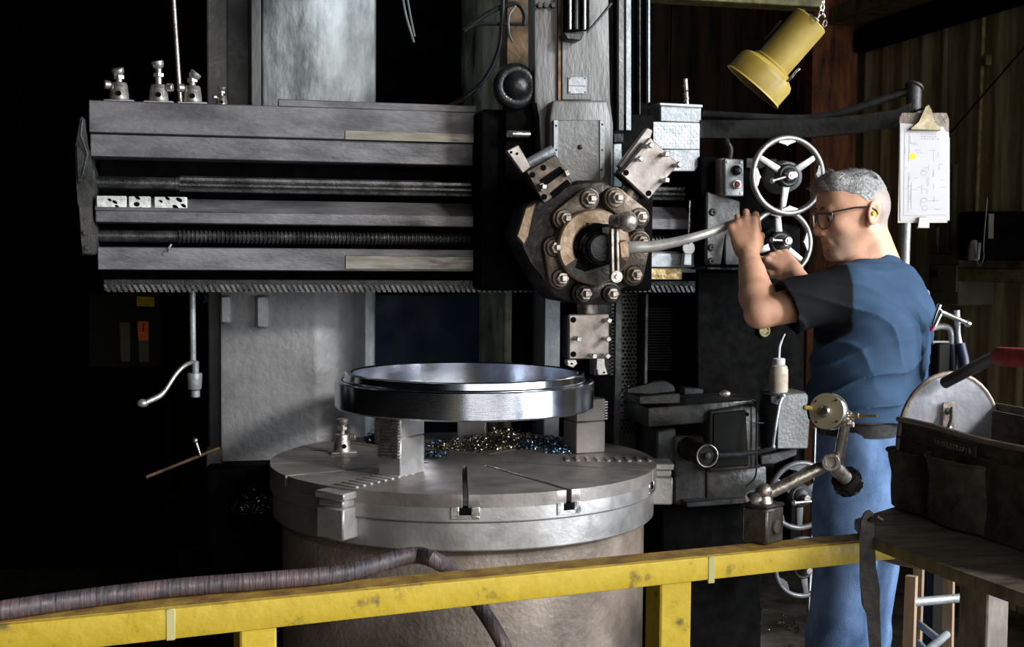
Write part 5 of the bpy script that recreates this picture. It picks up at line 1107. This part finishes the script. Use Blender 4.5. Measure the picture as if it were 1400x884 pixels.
# ================================================================== screw jacks
M['jack'] = mat('nickel_jack_steel', (.42, .39, .35), (.7, .66, .61), .34, .8, 24, .15, 90)
def jack(base, label, body=.068, ext=.03, tilt=(0, 0), knob=-1, s=1.0, yaw=0.0, slim=False, mt='jack'):
    t_ = thing('screw_jack', label, 'jack', base, 'machinist screw jacks'); rz = Matrix.Rotation(yaw, 3, 'Z'); b = Vector(base); z = lambda h: b + V(0, 0, h * s)
    m_ = MB(); m_.box(z(.0045), (.088 * s, .055 * s, .009 * s), rz, .003 * s); m_.build('base_plate', M[mt], t_)
    m_ = MB(); m_.lathe([(.031 * s, .008 * s), (.029 * s, .013 * s), (.024 * s, body * s * .92), (.021 * s, body * s), (.012 * s, (body + .002) * s)], b, (0, 0, 1), 28); bo_ = m_.build('barrel', M[mt], t_)
    d = rz @ V(.02, -1, 0).normalized(); c = z(.026) + d * .0262 * s; MB().lathe([(.0075 * s, .004 * s), (.0075 * s, 0), (.0055 * s, -.002 * s)], c, d, 16).build('pin_hole', M['dark_slot'], bo_)
    kd_ = rz @ V(knob, -.35, 0).normalized(); kc = z(body * .86) + kd_ * .018 * s
    m_ = MB(); m_.cyl(kc, kc + kd_ * .010 * s, .006 * s, n=12); m_.bcyl(kc + kd_ * .008 * s, kc + kd_ * .026 * s, .0125 * s, .002 * s, 18); m_.build('thumb_screw', M[mt], t_)
    m_ = MB(); m_.cyl(z(body - .005), z(body + ext), .0095 * s, n=16); m_.build('screw', M['bolt'], t_)
    m_ = MB(); m_.hexa(z(body + ext * .45), (0, 0, 1), .0165 * s, .012 * s); m_.build('nut', M[mt], t_)
    ax_ = V(tilt[0], tilt[1], 1).normalized(); top_ = z(body + ext)
    m_ = MB(); m_.lathe([(.009 * s, -.004 * s), (.016 * s, .003 * s), (.018 * s, .012 * s), (.0185 * s, .018 * s), (.016 * s, .021 * s)], top_, ax_, 24); m_.build('swivel_pad', M[mt], t_)
    return t_
zt = zy(121, 136, YR)
def onbeam(px, Y=4.02): q = PY(px, 136, Y); return V(q.x, Y, zt)
jack(onbeam(163), 'squat bright screw jack, leftmost on top of the crossrail', .060, .022, (-.25, -.3), -1)
jack(onbeam(217), 'tall bright screw jack, second from the left on the crossrail', .058, .05, (-.2, -.1), 1)
jack(onbeam(263), 'bright screw jack with tilted pad beside the steel rod', .058, .024, (.75, -.2), -1)
jack(onbeam(303, 4.06), 'small dark screw jack, rightmost on top of the crossrail', .058, .026, (.2, -.2), -1, .62, 0, False, 'bolt')
q = PZ(468, 619, ZT); jack(V(q.x, q.y, ZT), 'brownish screw jack standing on the rotary table under the ring', .062, .03, (.0, .0), 1, .92, .1, False, 'bolt')
a, b = PY(247, 136, 4.12), PY(233, -60, 4.12); tag(MB().cyl(V(a.x, 4.12, zt), b, .0075, n=12).build('steel_rod', M['bolt']), 'thin steel rod standing upright behind the jacks on the crossrail', 'rod')
# three drilled white metal blocks on the ledge
M['alum'] = mat('speckled_white_metal', (.42, .42, .40), (.78, .78, .75), .5, .2, 40, .4, 120)
lz = PY(131, 270, YR + .05).z; 
for i, (p0_, p1_, holes, lb_) in enumerate(((132, 173, [(150, 273), (157, 276), (140, 286), (160, 282)], 'pale drilled metal block at the left end of the rail ledge'), (176, 206, [(187, 279), (194, 285), (188, 270)], 'middle pale drilled metal block with one large round hole'), (211, 256, [(245, 273), (251, 281), (229, 271), (240, 283), (220, 275)], 'right pale drilled metal block with several holes on the ledge'))):
    Yb = YR + .012; A0, A1 = PY(p0_, 287, Yb), PY(p1_, 287, Yb); zt_ = PY(150, 267.5, Yb).z; z0_ = PY(150, 287.5, Yb).z
    t_ = thing('drilled_block', lb_, 'metal block', ((A0.x + A1.x) / 2, Yb + .02, z0_), 'pale drilled blocks on the rail')
    MB().bx(A0.x, A1.x, Yb, Yb + .03, z0_ + .001, zt_, .002).build('block', M['alum'], t_)
    for hx, hy in holes:
        r0_ = .0085 if hx == 187 else random.uniform(.004, .007); q = PY(hx, hy, Yb - .0005); m_ = MB(); e1 = V(1, 0, -.6).normalized() if hx != 187 else V(1, 0, 0); e2 = V(e1.z, 0, -e1.x) * -1
        m_.prism([(r0_ * (1.5 if hx != 187 else 1) * math.cos(k * .5236), r0_ * .8 * math.sin(k * .5236)) for k in range(12)], q, e1, e2, (0, .002, 0)); m_.build('drill_hole', M['dark_slot'], t_)
# small hook on the lower way
tag(MB().tube([PY(234, 334, 3.93), PY(230, 340, 3.92), PY(229, 344, 3.925)], .0035, 6).build('wire_hook', M['bright']), 'small bright wire hook on the lower way of the crossrail', 'hook')
# ================================================================== cables on the column
def cable(name, pts, r, m, label, n=6): return tag(MB().tube(spline(pts, n), r, 8).build(name, M[m]), label, 'cable')
cable('cable', [PY(688, -20, 4.15), PY(686, 30, 4.15), PY(680, 72, 4.15), PY(662, 108, 4.15), PY(636, 132, 4.14), PY(612, 147, 4.05)], .0075, 'rubber', 'thick black cable curving down the pale column to the crossrail')
cable('cable', [PY(634, 42, 4.16), PY(664, 20, 4.16), PY(690, 8, 4.16), PY(708, 6, 4.16), PY(717, 20, 4.16), PY(716, 34, 4.16)], .008, 'rubber', 'black cable looping over the top of the pale column face')
cable('cable', [PY(634, 42, 4.16), PY(655, 33, 4.16), PY(690, 33, 4.16), PY(718, 33, 4.16)], .006, 'rubber', 'black cable running level across the pale column face')
cable('cable', [PY(705, 8, 4.13), PY(696, 22, 4.13), PY(696, 45, 4.13), PY(701, 58, 4.13)], .004, 'galv_dark', 'thin grey cable hanging in a loop beside the brown column edge')
cable('cable', [PY(548, -20, 4.5), PY(555, 20, 4.5), PY(566, 58, 4.5)], .004, 'galv_dark', 'left of two thin grey wires in the dark gap between columns')
cable('cable', [PY(554, -20, 4.52), PY(561, 20, 4.52), PY(567, 50, 4.52)], .0035, 'galv_dark', 'right of two thin grey wires in the dark gap between columns')
# ================================================================== left: control lever and cabinet in the dark
lv = thing('control_lever', 'grey ball ended control lever hanging below the crossrail at left', 'lever', (PY(265, 540, 4.05).x, 4.05, PY(265, 540, 4.05).z))
MB().cyl(PY(263, 395, 4.05), PY(264, 500, 4.05), .0095, n=14).build('hanging_rod', M['galv_dark'], lv)
m_ = MB(); m_.bcyl(PY(267, 493, 4.03), PY(267, 513, 4.03), .011, .003, 16); m_.lathe([(.018, 0), (.021, .004), (.0235, .045), (.021, .05)], PY(266, 532, 4.03), (0, 0, 1), 20); m_.bcyl(PY(267, 543, 4.03), PY(267, 533, 4.03), .014, .003, 16); m_.build('socket', M['galv_dark'], lv)
sp_ = spline([PY(264, 494, 4.03), PY(252, 500, 4.0), PY(240, 512, 3.98), PY(222, 538, 3.95), PY(200, 550, 3.93)], 5); nn = len(sp_)
m_ = MB(); m_.tube(sp_, [.0065 + .002 * (i > nn * .7) for i in range(nn)], 10); m_.ell(PY(195, 551, 3.93), (.017, .014, .013), n=16, m=10); m_.build('handle', M['jack'], lv)
cbn = thing('wall_cabinet', 'dark electrical cabinet with yellow and orange labels far left', 'cabinet', (PY(170, 500, 5.4).x, 5.5, PY(170, 500, 5.4).z))
M['cab'] = mat('dark_olive_cabinet', (.006, .006, .004), None, .6, 0, rvar=0, spec=.1); M['cab_strip'] = mat('olive_strip', (.10, .095, .055), None, .6, 0, rvar=0, spec=.1)
slab([(120, 400), (222, 400), (222, 503), (120, 503)], 5.4, 5.6, .006).build('cabinet_body', M['cab'], cbn)
for l in ([(163, 440), (178, 440), (178, 494), (165, 494)], [(189, 462), (204, 462), (204, 495), (190, 495)]): slab(l, 5.385, 5.402, .002).build('trunking', M['cab_strip'], cbn)
yl = slab([(187, 405), (211, 406), (211, 419), (187, 418)], 5.39, 5.402, .001).build('yellow_label', mat('yellow_label', (.62, .44, .02), None, .7, 0, rvar=0), cbn)
tx = MB()
for r_, y_ in enumerate((409, 412, 415.5)):
    x_ = 189
    while x_ < 208: l_ = random.uniform(1.2, 3.4); a, b = PY(x_, y_, 5.388), PY(x_ + l_, y_ + .9, 5.388); tx.bx(a.x, b.x, 5.3885, 5.3905, b.z, a.z); x_ += l_ + 1
tag(tx.build('label_print', M['dark_slot'], yl), kind='stuff')
ol = slab([(188, 439), (203, 439), (203, 465), (189, 465)], 5.38, 5.386, .001).build('orange_label', mat('orange_label', (.85, .16, .01), None, .7, 0, rvar=0), cbn)
tx = MB()
for y_ in (442, 445, 448, 451): a, b = PY(194.5 + random.uniform(-.5, .5), y_, 5.378), PY(197, y_ + 2, 5.378); tx.bx(a.x, b.x, 5.3785, 5.3805, b.z, a.z)
tag(tx.build('label_print', M['dark_slot'], ol), kind='stuff')
# plate with the figure 3
cu = bpy.data.curves.new('figure', 'FONT'); cu.body = '3'; cu.size = .036; cu.extrude = .001; cu.align_x = 'CENTER'
fo3 = bpy.data.objects.new('figure', cu); COL.objects.link(fo3); pq3 = PY(281, 412, 4.92)
n3 = thing('number_plate', 'dark red plate with white figure 3 left of the grey column', 'plate', (pq3.x, 4.93, pq3.z))
slab([(277, 403), (296, 403), (296, 414), (277, 414)], 4.925, 4.94, .001).build('plate', mat('dark_red_plate', (.02, .002, .002), None, .6, 0, rvar=0), n3)
dg = bpy.context.evaluated_depsgraph_get(); me3 = bpy.data.meshes.new_from_object(fo3.evaluated_get(dg)); bpy.data.objects.remove(fo3)
me3.materials.clear(); me3.materials.append(M['paper']); f3 = bpy.data.objects.new('figure', me3); COL.objects.link(f3); f3.parent = n3; f3.rotation_euler = (math.pi / 2, 0, 0); f3.location = V(0, -.0065, -.003)
# small lever low at the left and its slide bar
sl = thing('trip_lever', 'small steel lever with round knob on a thin bar at lower left', 'lever', (PY(270, 640, 4.15).x, 4.15, PY(270, 640, 4.15).z))
m_ = MB(); m_.cyl(PY(268, 604, 4.12), PY(274, 622, 4.12), .004, n=8); m_.ell(PY(267, 602, 4.12), .009, n=12, m=8); m_.build('lever', M['bright'], sl)
m_ = MB(); m_.cyl(PY(200, 652, 4.1), PY(300, 612, 4.14), .005, n=8); m_.build('bar', M['rust'], sl)
slab([(282, 614), (304, 613), (304, 641), (281, 641)], 4.14, 4.2, .004).build('bracket', M['dark_iron'], sl)
# ================================================================== side head of the mill
sh_ = thing('side_head', 'dark side toolhead with slide block and rod right of the rotary table', 'machine head', (PY(980, 690, 3.8).x, 3.85, 0))
SD = M['side_dark']
slab([(886, 557), (1035, 546), (1035, 572), (886, 584)], 3.74, 3.98, .006, 2).build('slide_block', SD, sh_)
slab([(970, 562), (1030, 551), (1036, 556), (1042, 570), (1042, 640), (970, 646)], 3.72, 3.99, .012, 3).build('gear_housing', SD, sh_)
slab([(975, 565), (1020, 560), (1024, 636), (975, 640)], 3.714, 3.722, .003).build('cover_plate', M['cab'], sh_)
for x, y in ((1021, 566), (1020, 634)): MB().lathe([(.007, 0), (.006, .004)], PY(x, y, 3.72), (0, -1, 0), 10).build('bolt', M['dark_slot'], sh_)
slab([(898, 588), (925, 585), (925, 640), (898, 640)], 3.78, 3.9, .006).build('end_frame', M['dark_iron'], sh_)
slab([(922, 596), (970, 594), (970, 690), (922, 690)], 3.77, 4.1, .006).build('lower_body', SD, sh_)
slab([(966, 642), (1049, 636), (1049, 688), (966, 690)], 3.76, 4.1, .01, 2).build('lower_body', SD, sh_)
slab([(938, 686), (1046, 679), (1046, 686), (939, 694)], 3.72, 3.78, .003).build('shelf_bar', M['dark_iron'], sh_)
slab([(905, 692), (1050, 690), (1050, 770), (905, 770)], 3.82, 4.1, .006).build('pedestal', M['black'], sh_)
q = PY(960, 765, 3.86); MB().bx(PY(905, 760, 3.86).x, PY(1050, 760, 3.86).x, 3.9, 4.1, 0, q.z + .05, .006).build('pedestal', M['black'], sh_)
slab([(1040, 622), (1090, 612), (1090, 622), (1060, 634), (1040, 636)], 3.70, 3.9, .004).build('arm_bracket', M['dark_iron'], sh_)
slab([(1064, 539), (1110, 537), (1105, 613), (1062, 614)], 3.66, 3.8, .004).build('sheet_box', M['ram_plate'], sh_)
slab([(1085, 610), (1092, 610), (1098, 760), (1078, 760)], 3.76, 3.9, .004).build('bracket_post', M['black'], sh_)
a, b = PY(932, 609, 3.82), PY(967, 623, 3.62); m_ = MB(); d = (b - a).normalized(); L = (b - a).length
m_.lathe([(.033, 0), (.036, .004), (.036, L * .45), (.031, L * .5), (.031, L * .75), (.036, L * .78), (.036, L - .004), (.034, L), (.028, L), (.028, L - .004)], a, d, 36); kb = m_.build('knob', M['turret_dark'], sh_)
m_ = MB(); m_.torus(b, d, .0335, .0022, 40, 8); m_.build('knob_ring', M['bolt'], kb)
m_ = MB(); m_.hexa(b - d * .002, d, .011, .008); m_.build('knob_nut', M['dark_iron'], kb)
m_ = MB(); m_.tube([PY(975, 622, 3.69), PY(1010, 621, 3.68), PY(1040, 617, 3.66), PY(1060, 612, 3.64)], [.012, .010, .007, .008], 10); m_.build('rod', M['dark_iron'], sh_)
m_ = MB(); m_.tube(spline([PY(1071, 541, 3.63), PY(1066, 552, 3.62), PY(1061, 580, 3.61), PY(1057, 608, 3.62)], 4), .0045, 8); m_.ell(PY(1071, 541, 3.63), .008, n=10, m=8); m_.ell(PY(1057, 610, 3.62), .007, n=10, m=8); m_.build('pull_lever', M['galv'], sh_)
slab([(1053, 540), (1068, 540), (1068, 556), (1053, 552)], 3.64, 3.7, .004).build('bottle_bracket', M['rubber'], sh_)
for pts in ([(1028, 546), (1034, 556), (1034, 610), (1033, 650), (1020, 664)], [(1032, 578), (1046, 578), (1052, 575)]):
    MB().tube(spline([PY(x, y, 3.705) for x, y in pts], 4), .003, 6).build('oil_line', M['rubber'], sh_)
slab([(874, 541), (930, 538), (930, 551), (874, 553)], 3.72, 3.85, .003).build('tool_plate', SD, sh_)
wr_ = thing('wrench', 'dark open wrench lying on the side toolhead next to table', 'wrench', PY(880, 535, 3.75))
slab([(855, 530), (885, 527), (892, 521), (910, 520), (922, 527), (924, 536), (890, 538), (858, 538)], 3.74, 3.76, .004).build('wrench_body', M['dark_iron'], wr_)
ld = thing('lock_lever', 'dark lever with pale ball end lying on the side toolhead', 'lever', PY(960, 545, 3.7))
m_ = MB(); m_.cyl(PY(938, 546, 3.73), PY(984, 540, 3.68), .005, n=10); m_.build('stem', M['dark_iron'], ld)
m_ = MB(); m_.ell(PY(991, 538, 3.68), (.019, .012, .012), n=16, m=10); m_.build('ball', M['bolt'], ld)
tag(slab([(935, 529), (962, 532), (962, 538), (935, 540)], 3.76, 3.8, .003).build('tool_bit', M['dark_iron']), 'dark tool bit lying on the side toolhead behind the lever', 'tool bit')
# oil bottle
ob = thing('oil_bottle', 'cream plastic oil bottle with curved spout on the grey sheet box', 'bottle', PY(1064, 539, 3.73))
cream = mat('oily_cream_plastic', (.36, .31, .24), (.5, .45, .37), .4, 0, 14, .05, 60); q = PY(1064, 539, 3.73); hb_ = PY(1064, 498, 3.73).z - q.z
m_ = MB(); m_.lathe([(.026, 0), (.029, .004), (.029, hb_ * .82), (.026, hb_ * .95), (.019, hb_ * 1.0)], q, (0, 0, 1), 32); m_.build('body', cream, ob)
m_ = MB(); m_.lathe([(.0293, hb_ * .15), (.0296, hb_ * .16), (.0296, hb_ * .7), (.0293, hb_ * .71)], q, (0, 0, 1), 32); lbp = m_.build('faded_label', mat('stained_label', (.32, .25, .18), (.42, .36, .28), .7, 0, 20), ob)
m_ = MB(); 
m_.lathe([(.0185, hb_), (.0195, hb_ + .002), (.0195, hb_ + .018), (.016, hb_ + .02)], q, (0, 0, 1), 20); m_.build('cap', M['paper'], ob)
m_ = MB(); m_.tube(spline([q + V(0, 0, hb_ + .015), q + V(.001, 0, hb_ + .05), PY(1067, 470, 3.73), PY(1073, 456, 3.73)], 5), [.0042] * 12 + [.0028] * 4, 8); m_.build('spout', M['paper'], ob)
# lower handwheels
handwheel('grey lower handwheel with small crank behind the dial indicator stand', (1094, 677), .108, 3.60, 1, (30, 150, 270), 'wheel_dark', ((1086, 687), (1120, 684)), None, 3, .0085)
handwheel('grey handwheel nearest the floor under the yellow rail', (1097, 775), .098, 3.66, 1, (40, 160, 280), 'wheel_dark', None, None, 3, .008)
tag(slab([(1114, 585), (1122, 585), (1118, 705), (1108, 960), (1100, 960), (1111, 705)], 3.92, 3.94, .002).build('pale_board', M['galv']), 'narrow pale upright board behind the lower handwheel', 'board')
# ================================================================== right wall fittings
XF = 3.24
def wallbox(name, px0, px1, y0, y1, X0, X1, m, par, bev=.006):
    A0 = PX(px0, y0, X0); A1 = PX(px1, y0, X0); B0 = PX(px1, y1, X0); return MB().bx(X0, X1, A1.y, A0.y, B0.z, A1.z, bev).build(name, m, par), A0, A1, B0
eb_ = thing('electrical_box', 'olive grey electrical box on the right wall behind the operator', 'electrical box', (XF + .08, PX(1290, 418, XF).y, PX(1312, 418, XF).z))
bx_o, A0, A1, B0 = wallbox('enclosure', 1270, 1312, 346, 418, XF, XW + .02, M['grey_box'], eb_)
wallbox('door', 1274, 1308, 362, 399, XF - .008, XF + .002, M['grey_box'], eb_, .003); wallbox('latch', 1275, 1283, 369, 378, XF - .018, XF - .006, M['dark_iron'], eb_, .003)
def vpipe(px, y0, y1, X, r, m, label, px1=None):
    a = PX(px, y0, X); b = PX(px1 or px, y1, X); return tag(MB().cyl(b, a, r, n=12).build('conduit_pipe', M[m]), label, 'pipe')
vpipe(1282, 311, 347, XW + .008, .014, 'galv_dark', 'short pale conduit entering the top of the electrical box')
vpipe(1306, 225, 342, XW + .004, .018, 'cab_strip', 'thick olive conduit rising beside the clipboard', 1303)
vpipe(1347, -30, 325, XW + .01, .011, 'beam', 'long thin conduit running up the right wall', 1334)
m_ = MB(); q = PX(1350, 82, XW + .005); m_.box(q, (.03, .03, .05), None, .006); tag(m_.build('pipe_clip', M['beam']), 'small pipe clip on the long thin wall conduit', 'clip')
a, b = PX(1291, 191, XW - .02), PX(1415, 48, XW - .02); tag(MB().cyl(a, b, .004, n=8).build('wire', M['rubber']), 'thin black wire slanting across the corrugated right wall', 'wire')
bk_ = thing('black_case', 'black case with pale strip on the shelf of the right wall', 'case', (3.2, PX(1340, 360, 3.14).y, PX(1345, 362, 3.14).z))
wallbox('case_body', 1309, 1346, 288, 356, 3.12, XW - .01, M['black'], bk_, .01)
A_1 = PX(1346, 300, 3.12).y; q0, q1 = PY(1352, 292, A_1 - .004), PY(1358, 326, A_1 - .004); MB().bx(q0.x, q1.x, A_1 - .005, A_1 + .001, q1.z, q0.z).build('pale_strip', M['base'], bk_)
hs_ = thing('hanging_gun', 'grey nozzle hanging with a thin wire loop in front of shelf', 'nozzle', PX(1333, 356, 3.1))
m_ = MB(); m_.lathe([(.022, 0), (.026, .01), (.024, .06), (.012, .085)], PX(1331, 356, 3.1), (0, 0, 1), 16); m_.build('nozzle_body', M['base'], hs_)
m_ = MB(); m_.tube(spline([PX(1340, 330, 3.09), PX(1336, 350, 3.09), PX(1339, 364, 3.09), PX(1345, 352, 3.09), PX(1345, 332, 3.09), PX(1350, 270, 3.09)], 5), .0022, 6); m_.build('wire_loop', M['galv_dark'], hs_)
m_ = MB(); m_.cyl(PX(1337, 354, 3.09), PX(1339, 332, 3.09), .008, n=10); m_.build('trigger', M['galv_dark'], hs_)
# tool stand with clamp behind the bag
ts = thing('tool_stand', 'dark upright tool stand with grey hoop behind the tool bag', 'stand', (PD(1285, 500, 3.4).x, PD(1285, 500, 3.4).y, 0))
q = PD(1286, 468, 3.4); MB().bx(q.x - .018, q.x + .018, q.y - .02, q.y + .02, 0, q.z, .004).build('post', M['cab'], ts)
MB().lathe([(.08, 0), (.08, .02), (.03, .03), (.03, .05)], (q.x, q.y, 0), (0, 0, 1), 32).build('base', M['cab'], ts)
m_ = MB(); m_.tube(spline([PD(1273, 449, 3.4), PD(1285, 446, 3.4), PD(1297, 448, 3.4), PD(1301, 458, 3.4), PD(1301, 471, 3.4)], 4), .0085, 10); m_.build('hoop', M['galv_dark'], ts)
m_ = MB(); m_.cyl(PD(1275, 468, 3.4), PD(1301, 468, 3.4), .005, n=8); m_.build('cross_bar', M['galv_dark'], ts)
bkp = [PD(x, y, 3.95) for x, y in ((1254, 394), (1269, 395), (1272, 399), (1273, 445), (1262, 445))]; c0 = bkp[0]; m_ = MB(); m_.prism([((p - c0).dot(CR), (p - c0).dot(CU)) for p in bkp], c0, CR, CU, _f * .02, .004); m_.build('back_plate', M['galv_dark'], ts)
tcl = thing('hand_clamp', 'bright steel hand clamp with navy handles on the tool stand', 'clamp', PD(1300, 470, 3.38))
m_ = MB(); m_.cyl(PD(1275, 444, 3.38), PD(1284, 419, 3.38), .006, n=12); m_.cyl(PD(1278, 446, 3.37), PD(1288, 425, 3.37), .006, n=12); m_.ell(PD(1284, 418, 3.38), .007, n=10, m=8); m_.build('jaw', M['chrome'], tcl)
m_ = MB(); m_.cyl(PD(1286, 426, 3.37), PD(1306, 434, 3.37), .0075, n=14); m_.cyl(PD(1304, 433, 3.37), PD(1326, 443, 3.37), .0062, n=14); m_.bcyl(PD(1321, 441, 3.37), PD(1327, 444, 3.37), .009, .002, 14); m_.build('bar', M['chrome'], tcl)
m_ = MB(); m_.tube([PD(1308, 424, 3.39), PD(1309, 440, 3.39), PD(1310, 455, 3.39), PD(1312, 472, 3.39)], [.008, .008, .006, .0085], 10); m_.build('shank', M['galv'], tcl)
navy = mat('navy_rubber_handle', (.012, .014, .05), None, .5, 0, rvar=0)
m_ = MB(); m_.tube([PD(1313, 470, 3.39), PD(1318, 490, 3.38), PD(1321, 520, 3.37)], .013, 12); m_.tube([PD(1302, 470, 3.4), PD(1303, 490, 3.4), PD(1304, 520, 3.4)], .011, 12); m_.build('handle', navy, tcl)
tag(MB().cyl(PD(1273, 452, 3.39), PD(1277, 444, 3.38), .004, n=8).build('red_tip', mat('red_plastic_tip', (.6, .02, .08), None, .5, 0, rvar=0)), 'tiny red plastic tip beside the bright clamp', 'tip')
# ================================================================== red can, swarf
q = PZ(972, 812, 0); rc = thing('red_can', 'red and white can lying on the dark floor beyond the rail', 'can', (q.x, q.y, 0)); ax_ = vn(.95, -.3, 0); red = mat('red_can_paint', (.45, .012, .015), None, .35, 0, rvar=0)
m_ = MB(); m_.lathe([(.035, 0), (.048, .01), (.05, .03), (.05, .11), (.045, .12)], V(q.x, q.y, .05) - ax_ * .01, ax_, 24); m_.build('can_body', red, rc)
m_ = MB(); m_.lathe([(.0505, .06), (.0512, .062), (.0512, .085), (.0505, .087)], V(q.x, q.y, .05) - ax_ * .01, ax_, 24); m_.build('white_band', M['paper'], rc)
m_ = MB(); m_.lathe([(.03, 0), (.034, .004), (.034, .06), (.025, .07)], V(q.x, q.y, .05) - ax_ * .09, ax_, 20); m_.build('cap', red, rc)
def curls(name, label, spots, m, rng, size=(.006, .016), cat='swarf'):
    mb = MB(); rnd = random.Random(rng)
    for cx, cy, cz, rx, ry, hz, n in spots:
        for i in range(n):
            a = rnd.uniform(0, 6.283); rr = math.sqrt(rnd.random()); hh = hz * (1 - rr) * rnd.random(); c = V(cx + rx * rr * math.cos(a), cy + ry * rr * math.sin(a), cz + .005 + hh)
            d = vn(rnd.gauss(0, 1), rnd.gauss(0, 1), rnd.gauss(0, .45)); ex, ey, ez = basis(d); R0 = rnd.uniform(*size); tn = rnd.uniform(3, 9); L_ = rnd.uniform(.01, .035); w_ = ez * rnd.uniform(.0012, .003); pv = None
            for k in range(int(tn * 2.2) + 2):
                t = k / (tn * 2.2); p_ = c + (ex * math.cos(t * tn) + ey * math.sin(t * tn)) * R0 * (1 - .3 * t) + ez * L_ * (t - .5)
                p_.z = max(p_.z, cz + .0006); va = (mb.v(p_ - w_), mb.v(p_ + w_))
                if pv: mb.f([pv[0], pv[1], va[1], va[0]])
                pv = va
    o = mb.build(name, M[m], None, 60); return tag(o, label, cat, None, 'stuff')
def on_t(px, py): q = PZ(px, py, ZT); return q.x, q.y
M['swarf_dark'] = mat('dark_swarf', (.06, .06, .06), (.3, .32, .34), .3, 1, 60, 0)
x1, y1 = on_t(655, 612); x2, y2 = on_t(735, 610); x3, y3 = on_t(600, 612); x4, y4 = on_t(690, 600)
curls('swarf_pile', 'heap of tan curly metal swarf under the ring on the table', [(x1, y1, ZT, .13, .06, .035, 210), (x4, y4, ZT, .10, .06, .03, 90)], 'swarf', 1)
x5, y5 = on_t(592, 624); x6, y6 = on_t(512, 604); x7, y7 = on_t(770, 618)
curls('swarf_pile', 'scattered blue tinted metal swarf around the tan heap', [(x2, y2, ZT, .10, .06, .03, 120), (x5, y5, ZT, .04, .03, .006, 26), (x6, y6, ZT, .03, .03, .035, 50), (x7, y7, ZT, .07, .03, .012, 40), (x1 - .02, y1 + .05, ZT, .15, .05, .03, 60)], 'swarf_blue', 2)
q = PY(880, 540, 3.9); curls('swarf_pile', 'dark swarf lying behind the table beside the lower tool', [(q.x, 3.92, q.z - .01, .07, .03, .04, 70)], 'swarf_dark', 3)
q = PZ(1020, 850, 0); curls('swarf_pile', 'metal chips scattered over the dark floor beyond the rail', [(q.x, q.y, 0, .5, .6, .0, 130), (PZ(950, 850, 0).x, PZ(950, 850, 0).y, 0, .15, .4, .03, 90)], 'swarf_dark', 4, (.006, .02))
q = PZ(352, 690, .6) if False else PY(350, 685, 3.9); curls('swarf_pile', 'few glinting chips in the dark left of the table', [(q.x, 4.0, q.z - .05, .08, .04, .09, 40)], 'swarf_dark', 6)
